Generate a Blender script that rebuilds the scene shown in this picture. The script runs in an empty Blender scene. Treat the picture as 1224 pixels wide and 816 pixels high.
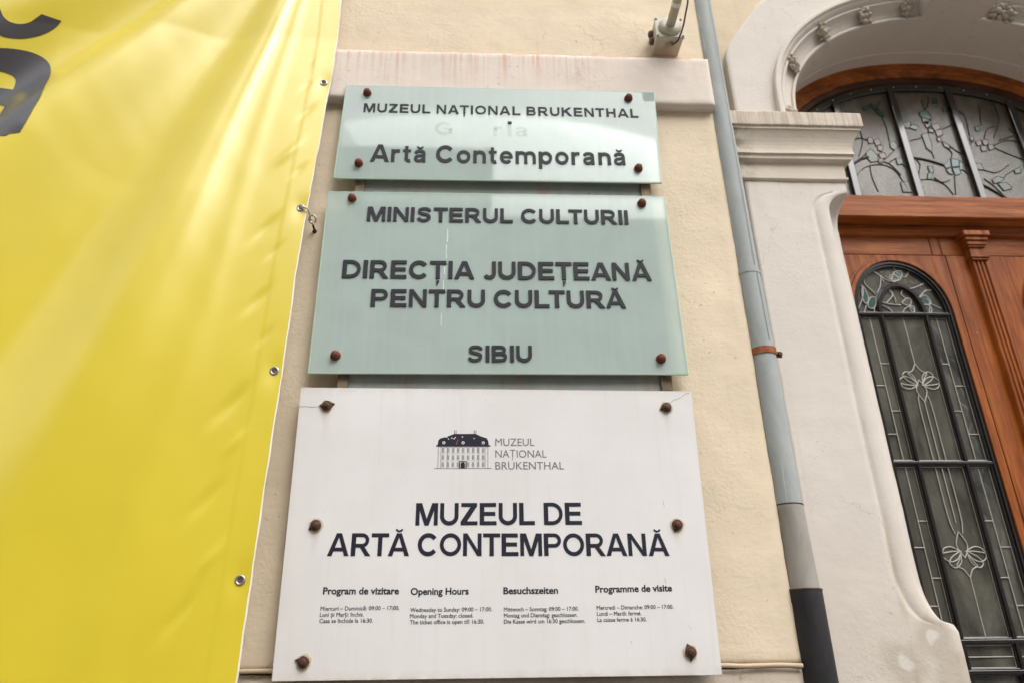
import bpy, bmesh, math, random
from mathutils import Vector, Matrix, noise
random.seed(7)
R = math.radians
S = bpy.context.scene
COL = S.collection

# ---------------------------------------------------------------- camera
cam = bpy.data.cameras.new('camera')
cam.sensor_width = 36.0
cam.lens = 26.47
cam.clip_start = 0.05
cam.clip_end = 500
cam.dof.use_dof = True
cam.dof.focus_distance = 2.52
cam.dof.aperture_fstop = 1.7
camo = bpy.data.objects.new('camera', cam)
COL.objects.link(camo)
rt = Vector((0.99878681, -0.04728371, -0.01375333))
up = Vector((-0.00746162, -0.42138771, 0.90684989))
fw = Vector((0.04867471, 0.90564709, 0.4212293))
mw = Matrix((rt, up, -fw)).transposed().to_4x4()
mw.translation = Vector((0, -2.4, 1.6))
camo.matrix_world = mw
S.camera = camo

# ---------------------------------------------------------------- sky, sun, exposure
SUN_EL, SUN_ROT = 52.0, 152.0          # degrees; overcast, so the sun is a broad soft disc
w = bpy.data.worlds.new('World')
S.world = w
w.use_nodes = True
nt = w.node_tree
bg = nt.nodes['Background']
sky = nt.nodes.new('ShaderNodeTexSky')
sky.sky_type = 'NISHITA'
sky.sun_disc = False
sky.sun_elevation = R(SUN_EL)
sky.sun_rotation = R(SUN_ROT)
sky.dust_density = 4.0
sky.ozone_density = 1.0
hs = nt.nodes.new('ShaderNodeHueSaturation')
hs.inputs['Saturation'].default_value = 0.15
nt.links.new(sky.outputs[0], hs.inputs['Color'])
nt.links.new(hs.outputs[0], bg.inputs['Color'])
bg.inputs['Strength'].default_value = 0.15
sun = bpy.data.lights.new('sun', 'SUN')
sun.energy = 0.9
sun.angle = R(60)
sun.color = (1.0, 0.95, 0.88)
suno = bpy.data.objects.new('sun', sun)
COL.objects.link(suno)
a_ = R(SUN_ROT)
sd = Vector((math.sin(a_) * math.cos(R(SUN_EL)), math.cos(a_) * math.cos(R(SUN_EL)), math.sin(R(SUN_EL))))
suno.rotation_euler = sd.to_track_quat('Z', 'Y').to_euler()
S.view_settings.view_transform = 'Standard'
S.view_settings.look = 'None'
S.view_settings.gamma = 1.0
S.view_settings.exposure = 0.84

# ---------------------------------------------------------------- helpers
def nn(m, t, **kw):
    n = m.node_tree.nodes.new(t)
    for k, v in kw.items():
        if k in n.inputs: n.inputs[k].default_value = v
        else: setattr(n, k, v)
    return n

def newmat(name, col, rough=0.8, spec=0.3, metal=0.0):
    m = bpy.data.materials.new(name)
    m.use_nodes = True
    b = m.node_tree.nodes['Principled BSDF']
    b.inputs['Base Color'].default_value = (*col, 1)
    b.inputs['Roughness'].default_value = rough
    b.inputs['Specular IOR Level'].default_value = spec
    b.inputs['Metallic'].default_value = metal
    return m, b

def ramp(m, fac, stops):
    r = m.node_tree.nodes.new('ShaderNodeValToRGB')
    while len(r.color_ramp.elements) < len(stops): r.color_ramp.elements.new(0.5)
    for e, (p, c) in zip(r.color_ramp.elements, stops):
        e.position = p
        e.color = (*c, 1) if len(c) == 3 else c
    m.node_tree.links.new(fac, r.inputs[0])
    return r.outputs[0]

def gray(v): return (v, v, v)

def coords(m, scale=(1, 1, 1), loc=(0, 0, 0), rot=(0, 0, 0), kind='Object'):
    t = nn(m, 'ShaderNodeTexCoord')
    mp = nn(m, 'ShaderNodeMapping')
    mp.inputs['Scale'].default_value = scale
    mp.inputs['Location'].default_value = loc
    mp.inputs['Rotation'].default_value = rot
    m.node_tree.links.new(t.outputs[kind], mp.inputs[0])
    return mp.outputs[0]

def noisef(m, vec, scale, detail=4, rough=0.55, dist=0.0):
    n = nn(m, 'ShaderNodeTexNoise')
    n.inputs['Scale'].default_value = scale
    n.inputs['Detail'].default_value = detail
    n.inputs['Roughness'].default_value = rough
    n.inputs['Distortion'].default_value = dist
    m.node_tree.links.new(vec, n.inputs['Vector'])
    return n.outputs['Fac']

def mixc(m, fac, a, b, mode='MIX'):
    n = nn(m, 'ShaderNodeMix')
    n.data_type = 'RGBA'
    n.blend_type = mode
    L = m.node_tree.links
    for sock, v in ((n.inputs[0], fac), (n.inputs[6], a), (n.inputs[7], b)):
        if isinstance(v, (int, float)): sock.default_value = v
        elif isinstance(v, tuple): sock.default_value = (*v, 1) if len(v) == 3 else v
        else: L.new(v, sock)
    return n.outputs[2]

def mathn(m, op, a, b=0.0):
    n = nn(m, 'ShaderNodeMath')
    n.operation = op
    for s_, v in ((n.inputs[0], a), (n.inputs[1], b)):
        if isinstance(v, (int, float)): s_.default_value = v
        else: m.node_tree.links.new(v, s_)
    return n.outputs[0]

def bump(m, b, h, strength=0.3, dist=0.002, prev=None):
    n = nn(m, 'ShaderNodeBump')
    n.inputs['Strength'].default_value = strength
    n.inputs['Distance'].default_value = dist
    m.node_tree.links.new(h, n.inputs['Height'])
    if prev is not None: m.node_tree.links.new(prev, n.inputs['Normal'])
    m.node_tree.links.new(n.outputs[0], b.inputs['Normal'])
    return n.outputs[0]

def empty(name, loc, label=None, cat=None, group=None, kind=None, parent=None):
    o = bpy.data.objects.new(name, None)
    COL.objects.link(o)
    o.location = loc
    o.empty_display_size = 0.1
    tag(o, label, cat, group, kind)
    if parent is not None: adopt(o, parent)
    return o

def tag(o, label=None, cat=None, group=None, kind=None):
    if label: o['label'] = label
    if cat: o['category'] = cat
    if group: o['group'] = group
    if kind: o['kind'] = kind
    return o

def wloc(o):
    v = Vector(o.location)
    while o.parent is not None:
        o = o.parent
        v += o.location
    return v

def adopt(o, parent):
    """parent with world position kept (no rotations on parents are used)"""
    wp = wloc(parent)
    o.parent = parent
    o.location = Vector(o.location) - wp
    return o

def mesh(name, vs, fs, mat, parent=None, smooth=False, loc=(0, 0, 0)):
    me = bpy.data.meshes.new(name)
    me.from_pydata([tuple(v) for v in vs], [], fs)
    me.materials.append(mat)
    if smooth: me.polygons.foreach_set('use_smooth', [True] * len(me.polygons))
    me.update()
    o = bpy.data.objects.new(name, me)
    COL.objects.link(o)
    o.location = loc
    if parent is not None: adopt(o, parent)
    return o

def bmobj(name, bm, mat, parent=None, smooth=False, loc=(0, 0, 0), recalc=True):
    if recalc: bmesh.ops.recalc_face_normals(bm, faces=bm.faces[:])
    me = bpy.data.meshes.new(name)
    bm.to_mesh(me)
    bm.free()
    me.materials.append(mat)
    if smooth: me.polygons.foreach_set('use_smooth', [True] * len(me.polygons))
    o = bpy.data.objects.new(name, me)
    COL.objects.link(o)
    o.location = loc
    if parent is not None: adopt(o, parent)
    return o

def add_box(bm, x0, x1, y0, y1, z0, z1, bev=0.0, seg=2):
    vs = [bm.verts.new(p) for p in ((x0, y0, z0), (x1, y0, z0), (x1, y1, z0), (x0, y1, z0), (x0, y0, z1), (x1, y0, z1), (x1, y1, z1), (x0, y1, z1))]
    fs = [bm.faces.new([vs[i] for i in q]) for q in ((0, 1, 2, 3), (7, 6, 5, 4), (0, 4, 5, 1), (1, 5, 6, 2), (2, 6, 7, 3), (3, 7, 4, 0))]
    if bev > 0:
        es = list({e for f in fs for e in f.edges})
        bmesh.ops.bevel(bm, geom=es, offset=bev, segments=seg, affect='EDGES', profile=0.5)

def box(name, x0, x1, y0, y1, z0, z1, mat, parent=None, bev=0.003, seg=2):
    bm = bmesh.new()
    add_box(bm, x0, x1, y0, y1, z0, z1, bev, seg)
    return bmobj(name, bm, mat, parent)

def disp(p, amp, f=6.0):
    n = noise.noise_vector(Vector(p) * f) + 0.5 * noise.noise_vector(Vector(p) * f * 3.1) + 0.25 * noise.noise_vector(Vector(p) * f * 9)
    return Vector(p) + n * amp

def rough_box(name, x0, x1, y0, y1, z0, z1, mat, parent=None, step=0.02, amp=0.002, f=6.0, rnd=0.004):
    """plastered block: gridded faces, hand-made edges"""
    nx, ny, nz = (max(1, int(round((b - a) / step))) for a, b in ((x0, x1), (y0, y1), (z0, z1)))
    idx, vs, fs = {}, [], []
    def V(i, j, k):
        key = (i, j, k)
        if key not in idx:
            p = [x0 + (x1 - x0) * i / nx, y0 + (y1 - y0) * j / ny, z0 + (z1 - z0) * k / nz]
            out = [(i == 0) - (i == nx), (j == 0) - (j == ny), (k == 0) - (k == nz)]
            if sum(map(abs, out)) >= 2:
                p = [q + o_ * rnd for q, o_ in zip(p, out)]
            idx[key] = len(vs)
            vs.append(disp(p, amp, f))
        return idx[key]
    for i in range(nx):
        for k in range(nz):
            fs.append((V(i, 0, k), V(i + 1, 0, k), V(i + 1, 0, k + 1), V(i, 0, k + 1)))
            fs.append((V(i, ny, k), V(i, ny, k + 1), V(i + 1, ny, k + 1), V(i + 1, ny, k)))
    for j in range(ny):
        for k in range(nz):
            fs.append((V(0, j, k), V(0, j, k + 1), V(0, j + 1, k + 1), V(0, j + 1, k)))
            fs.append((V(nx, j, k), V(nx, j + 1, k), V(nx, j + 1, k + 1), V(nx, j, k + 1)))
    for i in range(nx):
        for j in range(ny):
            fs.append((V(i, j, 0), V(i, j + 1, 0), V(i + 1, j + 1, 0), V(i + 1, j, 0)))
            fs.append((V(i, j, nz), V(i + 1, j, nz), V(i + 1, j + 1, nz), V(i, j + 1, nz)))
    return mesh(name, vs, fs, mat, parent, smooth=True)

def add_tube(bm, pts, r, seg=8, cap=True):
    pts = [Vector(p) for p in pts]
    rs = r if isinstance(r, (list, tuple)) else [r] * len(pts)
    rings = []
    ref = None
    for i, p in enumerate(pts):
        a = pts[max(i - 1, 0)]
        b = pts[min(i + 1, len(pts) - 1)]
        t = (b - a)
        if t.length < 1e-9: t = Vector((0, 0, 1))
        t.normalize()
        if ref is None: ref = t.orthogonal().normalized()
        u = (ref - t * ref.dot(t))
        if u.length < 1e-6: u = t.orthogonal()
        u.normalize()
        ref = u
        v = t.cross(u)
        rings.append([bm.verts.new(p + (u * math.cos(2 * math.pi * k / seg) + v * math.sin(2 * math.pi * k / seg)) * rs[i]) for k in range(seg)])
    for a, b in zip(rings, rings[1:]):
        for k in range(seg):
            bm.faces.new((a[k], a[(k + 1) % seg], b[(k + 1) % seg], b[k]))
    if cap:
        for f_ in (bm.faces.new(rings[0][::-1]), bm.faces.new(rings[-1])):
            for e_ in f_.edges: e_.smooth = False

def tube(name, pts, r, mat, parent=None, seg=10, smooth=True):
    bm = bmesh.new()
    add_tube(bm, pts, r, seg)
    return bmobj(name, bm, mat, parent, smooth)

def add_lathe(bm, prof, seg=16, origin=(0, 0, 0), axis='-Y'):
    """prof: (radius, distance) pairs; turned about an axis that leaves the wall (-Y) or stands up (Z)"""
    rings = []
    for r_, h in prof:
        ring = []
        for k in range(seg):
            a = 2 * math.pi * k / seg
            if axis == '-Y': p = (r_ * math.cos(a), -h, r_ * math.sin(a))
            else: p = (r_ * math.cos(a), r_ * math.sin(a), h)
            ring.append(bm.verts.new(Vector(p) + Vector(origin)))
        rings.append(ring)
    for a, b in zip(rings, rings[1:]):
        for k in range(seg): bm.faces.new((a[k], a[(k + 1) % seg], b[(k + 1) % seg], b[k]))
    for f_ in (bm.faces.new(rings[0][::-1]), bm.faces.new(rings[-1])):
        for e_ in f_.edges: e_.smooth = False

def prism(bm, poly, y0, y1):
    """polygon given in (x, z), extruded from y0 (front) to y1 (back)"""
    f = [bm.verts.new((x, y0, z)) for x, z in poly]
    b = [bm.verts.new((x, y1, z)) for x, z in poly]
    bm.faces.new(f)
    bm.faces.new(b[::-1])
    n = len(poly)
    for i in range(n): bm.faces.new((f[i], b[i], b[(i + 1) % n], f[(i + 1) % n]))

def smoothpts(pts, n=5, closed=False):
    """Catmull-Rom through 2-D or 3-D points"""
    P = [Vector(p) if len(p) == 3 else Vector((p[0], p[1], 0)) for p in pts]
    if len(P) < 3 and not closed: return [tuple(p)[:len(pts[0])] for p in P]
    out = []
    m = len(P)
    rng = range(m if closed else m - 1)
    for i in rng:
        p0 = P[(i - 1) % m] if closed or i > 0 else P[0]
        p1, p2 = P[i], P[(i + 1) % m]
        p3 = P[(i + 2) % m] if closed or i + 2 < m else P[-1]
        for k in range(n):
            t = k / n
            out.append(0.5 * ((2 * p1) + (p2 - p0) * t + (2 * p0 - 5 * p1 + 4 * p2 - p3) * t * t + (3 * p1 - p0 - 3 * p2 + p3) * t ** 3))
    if not closed: out.append(P[-1])
    return [tuple(p)[:len(pts[0])] for p in out]

def dup(root, loc, parent=None):
    r = root.copy()
    COL.objects.link(r)
    r.location = loc
    for ch in root.children:
        c = ch.copy()
        COL.objects.link(c)
        c.parent = r
        for g in ch.children:
            d = g.copy()
            COL.objects.link(d)
            d.parent = c
    return r
# ---------------------------------------------------------------- materials
def plaster(name, col, mott=0.10, grain=1.0, pits=0.35, dirt=(0.30, 0.22, 0.14), bumpk=1.0, extra=None):
    m, b = newmat(name, col, 0.9, 0.15)
    v = coords(m)
    big = noisef(m, v, 2.3, 5, 0.6, 0.4)
    mid = noisef(m, v, 11.0, 5, 0.6)
    fine = noisef(m, v, 70.0 * grain, 4, 0.6)
    c = mixc(m, ramp(m, big, [(0.3, gray(0)), (0.7, gray(1))]), tuple(x * (1 - mott) for x in col), tuple(min(1, x * (1 + mott * 0.6)) for x in col))
    c = mixc(m, ramp(m, mid, [(0.35, gray(0)), (0.75, gray(0.45))]), c, tuple(x * (1 - 1.6 * mott) for x in col))
    # pits and specks of dirt caught in the plaster
    sp = noisef(m, v, 55.0, 3, 0.75)
    gate = noisef(m, v, 3.1, 4, 0.6)
    mask = mathn(m, 'MULTIPLY', ramp(m, sp, [(0.63, gray(0)), (0.69, gray(1))]), ramp(m, gate, [(0.46, gray(0)), (0.62, gray(1))]))
    c = mixc(m, mathn(m, 'MULTIPLY', mask, pits), c, dirt)
    # thin run-off streaks
    vs = coords(m, (22, 22, 0.9))
    st = noisef(m, vs, 1.0, 4, 0.6)
    c = mixc(m, ramp(m, st, [(0.60, gray(0)), (0.85, gray(0.14))]), c, dirt)
    # hairline cracks, only here and there
    vo = nn(m, 'ShaderNodeTexVoronoi')
    vo.feature = 'DISTANCE_TO_EDGE'
    vo.inputs['Scale'].default_value = 3.2
    wob = nn(m, 'ShaderNodeTexNoise')
    wob.inputs['Scale'].default_value = 7
    wob.inputs['Detail'].default_value = 6
    m.node_tree.links.new(v, wob.inputs['Vector'])
    ma = nn(m, 'ShaderNodeVectorMath', operation='MULTIPLY_ADD')
    ma.inputs[1].default_value = (0.22,) * 3
    m.node_tree.links.new(wob.outputs['Color'], ma.inputs[0])
    m.node_tree.links.new(v, ma.inputs[2])
    m.node_tree.links.new(ma.outputs[0], vo.inputs['Vector'])
    ck = mathn(m, 'MULTIPLY', ramp(m, vo.outputs['Distance'], [(0.0, gray(1)), (0.007, gray(0))]), ramp(m, noisef(m, coords(m, loc=(4, 1, 7)), 1.9, 3, 0.5), [(0.54, gray(0)), (0.64, gray(0.55))]))
    c = mixc(m, ck, c, tuple(x * 0.45 for x in col))
    if extra: c = extra(m, c)
    m.node_tree.links.new(c, b.inputs['Base Color'])
    # trowelled relief: flat areas broken by rough ones
    rg = ramp(m, noisef(m, v, 1.7, 4, 0.6), [(0.42, gray(0.06)), (0.66, gray(1))])
    ns = mathn(m, 'MULTIPLY', fine, rg)
    n1 = bump(m, b, ns, 0.75 * bumpk, 0.0045)
    n2 = bump(m, b, mid, 0.35 * bumpk, 0.008, n1)
    sw = noisef(m, coords(m, (1.0, 1.0, 2.6), rot=(0, 0.5, 0)), 14.0, 3, 0.5, 0.8)
    bump(m, b, sw, 0.25 * bumpk, 0.004, n2)
    return m

def rust_runs(zt, x0, x1, strength, col=(0.55, 0.13, 0.05), length=0.22):
    def f(m, c):
        t = nn(m, 'ShaderNodeTexCoord')
        sp = nn(m, 'ShaderNodeSeparateXYZ')
        m.node_tree.links.new(t.outputs['Object'], sp.inputs[0])
        vs = coords(m, (48, 1, 1.2))
        st = noisef(m, vs, 1.0, 3, 0.75, 0.15)
        wide = noisef(m, coords(m, (5, 1, 0.6)), 1.0, 3, 0.6)
        mr = nn(m, 'ShaderNodeMapRange')
        mr.inputs[1].default_value = zt - length
        mr.inputs[2].default_value = zt
        m.node_tree.links.new(sp.outputs[2], mr.inputs[0])
        mx = nn(m, 'ShaderNodeMapRange')
        mx.inputs[1].default_value = x1 + 0.25
        mx.inputs[2].default_value = x1
        m.node_tree.links.new(sp.outputs[0], mx.inputs[0])
        k = mathn(m, 'MULTIPLY', ramp(m, st, [(0.47, gray(0)), (0.60, gray(1))]), ramp(m, wide, [(0.36, gray(0.15)), (0.6, gray(1))]))
        k = mathn(m, 'MULTIPLY', k, mr.outputs[0])
        k = mathn(m, 'MULTIPLY', k, mathn(m, 'ADD', mathn(m, 'MULTIPLY', mx.outputs[0], 0.85), 0.15))
        # the rusty line right under the top edge
        me_ = nn(m, 'ShaderNodeMapRange')
        me_.inputs[1].default_value = zt - 0.016
        me_.inputs[2].default_value = zt - 0.002
        m.node_tree.links.new(sp.outputs[2], me_.inputs[0])
        edge = mathn(m, 'MULTIPLY', me_.outputs[0], ramp(m, noisef(m, coords(m), 18.0, 4, 0.7), [(0.42, gray(0)), (0.6, gray(1))]))
        k = mathn(m, 'MAXIMUM', mathn(m, 'MULTIPLY', k, strength), mathn(m, 'MULTIPLY', edge, 0.75))
        return mixc(m, k, c, col)
    return f

def damp_patches(m, c):
    """grey damp stains with pale repaired spots low on the portal pier"""
    for (x, z, r1, r2) in ((1.335, 1.665, 0.085, 0.028), (1.445, 1.735, 0.075, 0.022), (1.50, 1.62, 0.10, 0.0)):
        for rad, col, k in ((r1, (0.33, 0.28, 0.22), 0.42), (r2, (0.80, 0.79, 0.76), 0.75)):
            if rad <= 0: continue
            t = nn(m, 'ShaderNodeTexCoord')
            d = nn(m, 'ShaderNodeVectorMath', operation='DISTANCE')
            nz = nn(m, 'ShaderNodeTexNoise')
            nz.inputs['Scale'].default_value = 16
            m.node_tree.links.new(t.outputs['Object'], nz.inputs['Vector'])
            vm = nn(m, 'ShaderNodeVectorMath', operation='MULTIPLY_ADD')
            vm.inputs[1].default_value = (0.07,) * 3
            m.node_tree.links.new(nz.outputs['Color'], vm.inputs[0])
            m.node_tree.links.new(t.outputs['Object'], vm.inputs[2])
            m.node_tree.links.new(vm.outputs[0], d.inputs[0])
            d.inputs[1].default_value = (x + 0.035, 0.105, z + 0.035)
            mr = nn(m, 'ShaderNodeMapRange')
            mr.inputs[1].default_value = rad
            mr.inputs[2].default_value = rad * 0.55
            mr.inputs[4].default_value = k
            m.node_tree.links.new(d.outputs['Value'], mr.inputs[0])
            c = mixc(m, mr.outputs[0], c, col)
    # brown grime along the bead beside the hollow, strongest low down
    t = nn(m, 'ShaderNodeTexCoord')
    sp = nn(m, 'ShaderNodeSeparateXYZ')
    m.node_tree.links.new(t.outputs['Object'], sp.inputs[0])
    dx = mathn(m, 'ABSOLUTE', mathn(m, 'SUBTRACT', sp.outputs[0], 1.366))
    g = nn(m, 'ShaderNodeMapRange')
    g.inputs[1].default_value = 0.016
    g.inputs[2].default_value = 0.002
    m.node_tree.links.new(dx, g.inputs[0])
    zz = nn(m, 'ShaderNodeMapRange')
    zz.inputs[1].default_value = 3.3
    zz.inputs[2].default_value = 1.95
    zz.inputs[3].default_value = 0.25
    m.node_tree.links.new(sp.outputs[2], zz.inputs[0])
    k = mathn(m, 'MULTIPLY', mathn(m, 'MULTIPLY', g.outputs[0], zz.outputs[0]), ramp(m, noisef(m, coords(m, (20, 20, 5)), 1.0, 5, 0.7), [(0.40, gray(0)), (0.62, gray(0.55))]))
    c = mixc(m, k, c, (0.38, 0.29, 0.19))
    # general yellowing of the lower pier
    lo = nn(m, 'ShaderNodeMapRange')
    lo.inputs[1].default_value = 2.3
    lo.inputs[2].default_value = 1.6
    m.node_tree.links.new(sp.outputs[2], lo.inputs[0])
    c = mixc(m, mathn(m, 'MULTIPLY', mathn(m, 'MULTIPLY', lo.outputs[0], 0.45), ramp(m, noisef(m, coords(m), 4, 5, 0.6), [(0.3, gray(0.3)), (0.7, gray(1))])), c, (0.50, 0.42, 0.32))
    return c

CREAM = (0.76, 0.645, 0.485)
M = {}
M['cream'] = plaster('cream_plaster', CREAM, 0.09, 1.0, 0.75, bumpk=1.0)
M['creamwall'] = plaster('cream_wall_plaster', (0.70, 0.585, 0.43), 0.10, 0.8, 0.7, bumpk=1.3)
M['band'] = plaster('pink_white_plaster', (0.73, 0.65, 0.575), 0.07, 1.2, 0.5, extra=rust_runs(4.035, -0.6, 0.30, 0.50), bumpk=0.6)
M['plinth'] = plaster('plinth_plaster', (0.60, 0.52, 0.43), 0.2, 0.8, 1.0, bumpk=1.6)
M['portal'] = plaster('white_portal_plaster', (0.68, 0.63, 0.57), 0.05, 1.3, 0.5, extra=damp_patches, bumpk=0.6)

def fluted_dirt(m, c):
    st = noisef(m, coords(m, (60, 60, 2)), 1.0, 3, 0.7)
    t = nn(m, 'ShaderNodeTexCoord')
    sp = nn(m, 'ShaderNodeSeparateXYZ')
    m.node_tree.links.new(t.outputs['Object'], sp.inputs[0])
    mr = nn(m, 'ShaderNodeMapRange')
    mr.inputs[1].default_value = 3.700
    mr.inputs[2].default_value = 3.712
    m.node_tree.links.new(sp.outputs[2], mr.inputs[0])
    k = mathn(m, 'MULTIPLY', ramp(m, st, [(0.42, gray(0)), (0.6, gray(0.55))]), mr.outputs[0])
    # black grime gathered at the pipe side of the moulding
    gx = nn(m, 'ShaderNodeMapRange')
    gx.inputs[1].default_value = 1.16
    gx.inputs[2].default_value = 1.05
    m.node_tree.links.new(sp.outputs[0], gx.inputs[0])
    g = mathn(m, 'MULTIPLY', gx.outputs[0], ramp(m, noisef(m, coords(m), 22, 5, 0.7), [(0.4, gray(0)), (0.62, gray(0.8))]))
    inv = mathn(m, 'SUBTRACT', 1.0, mr.outputs[0])
    c = mixc(m, mathn(m, 'MULTIPLY', g, inv), c, (0.12, 0.09, 0.06))
    return mixc(m, k, c, (0.34, 0.26, 0.20))
M['capital'] = plaster('capital_plaster', (0.66, 0.59, 0.50), 0.10, 1.0, 0.7, extra=fluted_dirt, bumpk=0.7)
M['rosette'] = plaster('rosette_plaster', (0.55, 0.49, 0.41), 0.25, 1.6, 1.0, bumpk=0.8)

# wood: varnished, the grain runs along z ('v') or x ('h')
def wood(name, scale, base=(0.31, 0.078, 0.013), light=(0.50, 0.155, 0.030), dark=(0.075, 0.018, 0.005), rough=0.42, wear=0.12):
    m, b = newmat(name, base, rough, 0.22)
    v = coords(m, scale)
    g = noisef(m, v, 1.0, 6, 0.65, 0.6)
    g2 = noisef(m, v, 6.0, 4, 0.7)
    big = noisef(m, coords(m), 3.5, 4, 0.6, 0.3)
    c = ramp(m, g, [(0.25, dark), (0.45, base), (0.62, light), (0.8, base)])
    c = mixc(m, ramp(m, g2, [(0.45, gray(0)), (0.7, gray(0.55))]), c, dark)
    c = mixc(m, ramp(m, big, [(0.35, gray(0.5)), (0.65, gray(0))]), c, tuple(x * 0.55 for x in base))
    ws = noisef(m, coords(m), 33, 4, 0.8)
    c = mixc(m, mathn(m, 'MULTIPLY', ramp(m, ws, [(0.70, gray(0)), (0.76, gray(1))]), wear * 4), c, (0.55, 0.42, 0.30))
    m.node_tree.links.new(c, b.inputs['Base Color'])
    m.node_tree.links.new(ramp(m, g, [(0.2, gray(rough + 0.15)), (0.8, gray(rough - 0.08))]), b.inputs['Roughness'])
    bump(m, b, g2, 0.25, 0.001)
    return m
M['wood_v'] = wood('varnished_wood_upright', (30, 30, 1.6))
M['wood_h'] = wood('varnished_wood_level', (1.6, 30, 30), base=(0.34, 0.092, 0.018), light=(0.52, 0.175, 0.045))
M['wood_arch'] = wood('varnished_wood_arch', (5, 20, 14), base=(0.36, 0.10, 0.022), light=(0.55, 0.18, 0.04))
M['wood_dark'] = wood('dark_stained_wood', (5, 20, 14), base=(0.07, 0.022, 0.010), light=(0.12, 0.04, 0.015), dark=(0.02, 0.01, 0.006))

M['blackmetal'], b = newmat('black_painted_iron', (0.012, 0.011, 0.011), 0.14, 1.0)
bump(M['blackmetal'], b, noisef(M['blackmetal'], coords(M['blackmetal']), 60, 3), 0.1, 0.001)
M['lead'], b = newmat('pale_lead_came', (0.40, 0.385, 0.35), 0.5, 0.5, 0.2)
M['darklead'], b = newmat('dark_lead_came', (0.055, 0.05, 0.046), 0.5, 0.4, 0.2)
M['rivet'], b = newmat('pale_rivet', (0.55, 0.53, 0.5), 0.4, 0.5, 0.3)

def coated_glass(name, col, rough, bscale, bstr, var=0.25, coat=1.0, spec=0.5):
    m, b = newmat(name, col, rough, spec)
    v = coords(m)
    n = noisef(m, v, bscale, 3, 0.55, 0.6)
    big = noisef(m, coords(m, (1, 1, 0.4)), 7, 4, 0.6, 0.5)
    c = mixc(m, ramp(m, big, [(0.3, gray(0)), (0.7, gray(1))]), tuple(x * (1 - var) for x in col), tuple(x * (1 + var) for x in col))
    m.node_tree.links.new(c, b.inputs['Base Color'])
    b.inputs['Coat Weight'].default_value = coat
    b.inputs['Coat Roughness'].default_value = rough
    b.inputs['Coat IOR'].default_value = 1.55
    m.node_tree.nodes['Principled BSDF'].inputs['Coat Tint'].default_value = (1, 0.98, 0.95, 1)
    bump(m, b, n, bstr, 0.002)
    return m
M['leafglass'] = coated_glass('dark_textured_glass', (0.076, 0.074, 0.061), 0.12, 22, 1.0, 0.75, 0.7)
M['leafgreen'] = coated_glass('green_cathedral_glass', (0.012, 0.055, 0.045), 0.18, 45, 0.4, 0.3, 0.6)
M['pale_glass'] = coated_glass('grey_beige_hammered_glass', (0.125, 0.112, 0.088), 0.2, 120, 0.8, 0.45, 0.15)
M['tealglass'] = coated_glass('teal_glass_piece', (0.022, 0.085, 0.072), 0.2, 60, 0.3, 0.3, 0.1)
M['pinkglass'] = coated_glass('pink_glass_piece', (0.13, 0.060, 0.060), 0.2, 60, 0.3, 0.3, 0.1)
M['blueglass'] = coated_glass('blue_glass_piece', (0.055, 0.125, 0.125), 0.2, 60, 0.3, 0.25, 0.1)
M['greenglass'] = coated_glass('grey_green_glass_piece', (0.05, 0.075, 0.05), 0.2, 60, 0.3, 0.3, 0.1)

def pipe_mat(name, col, col2, rough, metal=0.35, streak=0.35):
    m, b = newmat(name, col, rough, 0.4, metal)
    v = coords(m, (8, 8, 2.5))
    g = noisef(m, v, 1.6, 6, 0.7, 1.0)
    s_ = noisef(m, coords(m, (60, 60, 2.5)), 1.0, 4, 0.7)
    c = mixc(m, ramp(m, g, [(0.35, gray(0)), (0.65, gray(1))]), col, col2)
    c = mixc(m, ramp(m, s_, [(0.62, gray(0)), (0.72, gray(streak))]), c, tuple(min(1, x * 1.8 + 0.08) for x in col2))
    m.node_tree.links.new(c, b.inputs['Base Color'])
    bump(m, b, g, 0.15, 0.003)
    return m
M['zinc'] = pipe_mat('weathered_zinc', (0.31, 0.335, 0.33), (0.385, 0.41, 0.40), 0.75, 0.0)
M['sleeve'] = pipe_mat('dull_grey_sleeve', (0.30, 0.28, 0.25), (0.37, 0.345, 0.31), 0.75, 0.0)
M['castiron'] = pipe_mat('black_cast_iron', (0.018, 0.018, 0.020), (0.035, 0.034, 0.036), 0.55, 0.2, 0.12)

def rusty(name, c1, c2, sc=60, rough=0.75):
    m, b = newmat(name, c1, rough, 0.3, 0.1)
    n = noisef(m, coords(m), sc, 4, 0.65)
    m.node_tree.links.new(mixc(m, ramp(m, n, [(0.38, gray(0)), (0.62, gray(1))]), c1, c2), b.inputs['Base Color'])
    bump(m, b, n, 0.4, 0.001)
    return m
M['rust'] = rusty('rusted_iron', (0.10, 0.028, 0.015), (0.21, 0.065, 0.032), 140)
M['rustband'] = rusty('rust_orange_clip', (0.20, 0.055, 0.02), (0.36, 0.12, 0.05), 60)
M['darkrust'] = rusty('dark_bolt_iron', (0.035, 0.022, 0.018), (0.12, 0.055, 0.03), 180, 0.5)
M['bar'] = rusty('brown_steel_bar', (0.15, 0.115, 0.075), (0.27, 0.21, 0.14), 25)
M['steel'], b = newmat('nickel_steel', (0.42, 0.41, 0.39), 0.3, 0.5, 0.9)
M['cord'], b = newmat('white_nylon_cord', (0.62, 0.56, 0.46), 0.8, 0.2)

M['cement'] = plaster('grey_cement_panel', (0.37, 0.40, 0.37), 0.25, 1.8, 0.9, dirt=(0.18, 0.14, 0.10), bumpk=0.8,
                      extra=lambda m, c: mixc(m, ramp(m, noisef(m, coords(m, (9, 9, 2.0)), 1.0, 4, 0.7), [(0.54, gray(0)), (0.68, gray(0.5))]), c, (0.36, 0.22, 0.15)))

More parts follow.
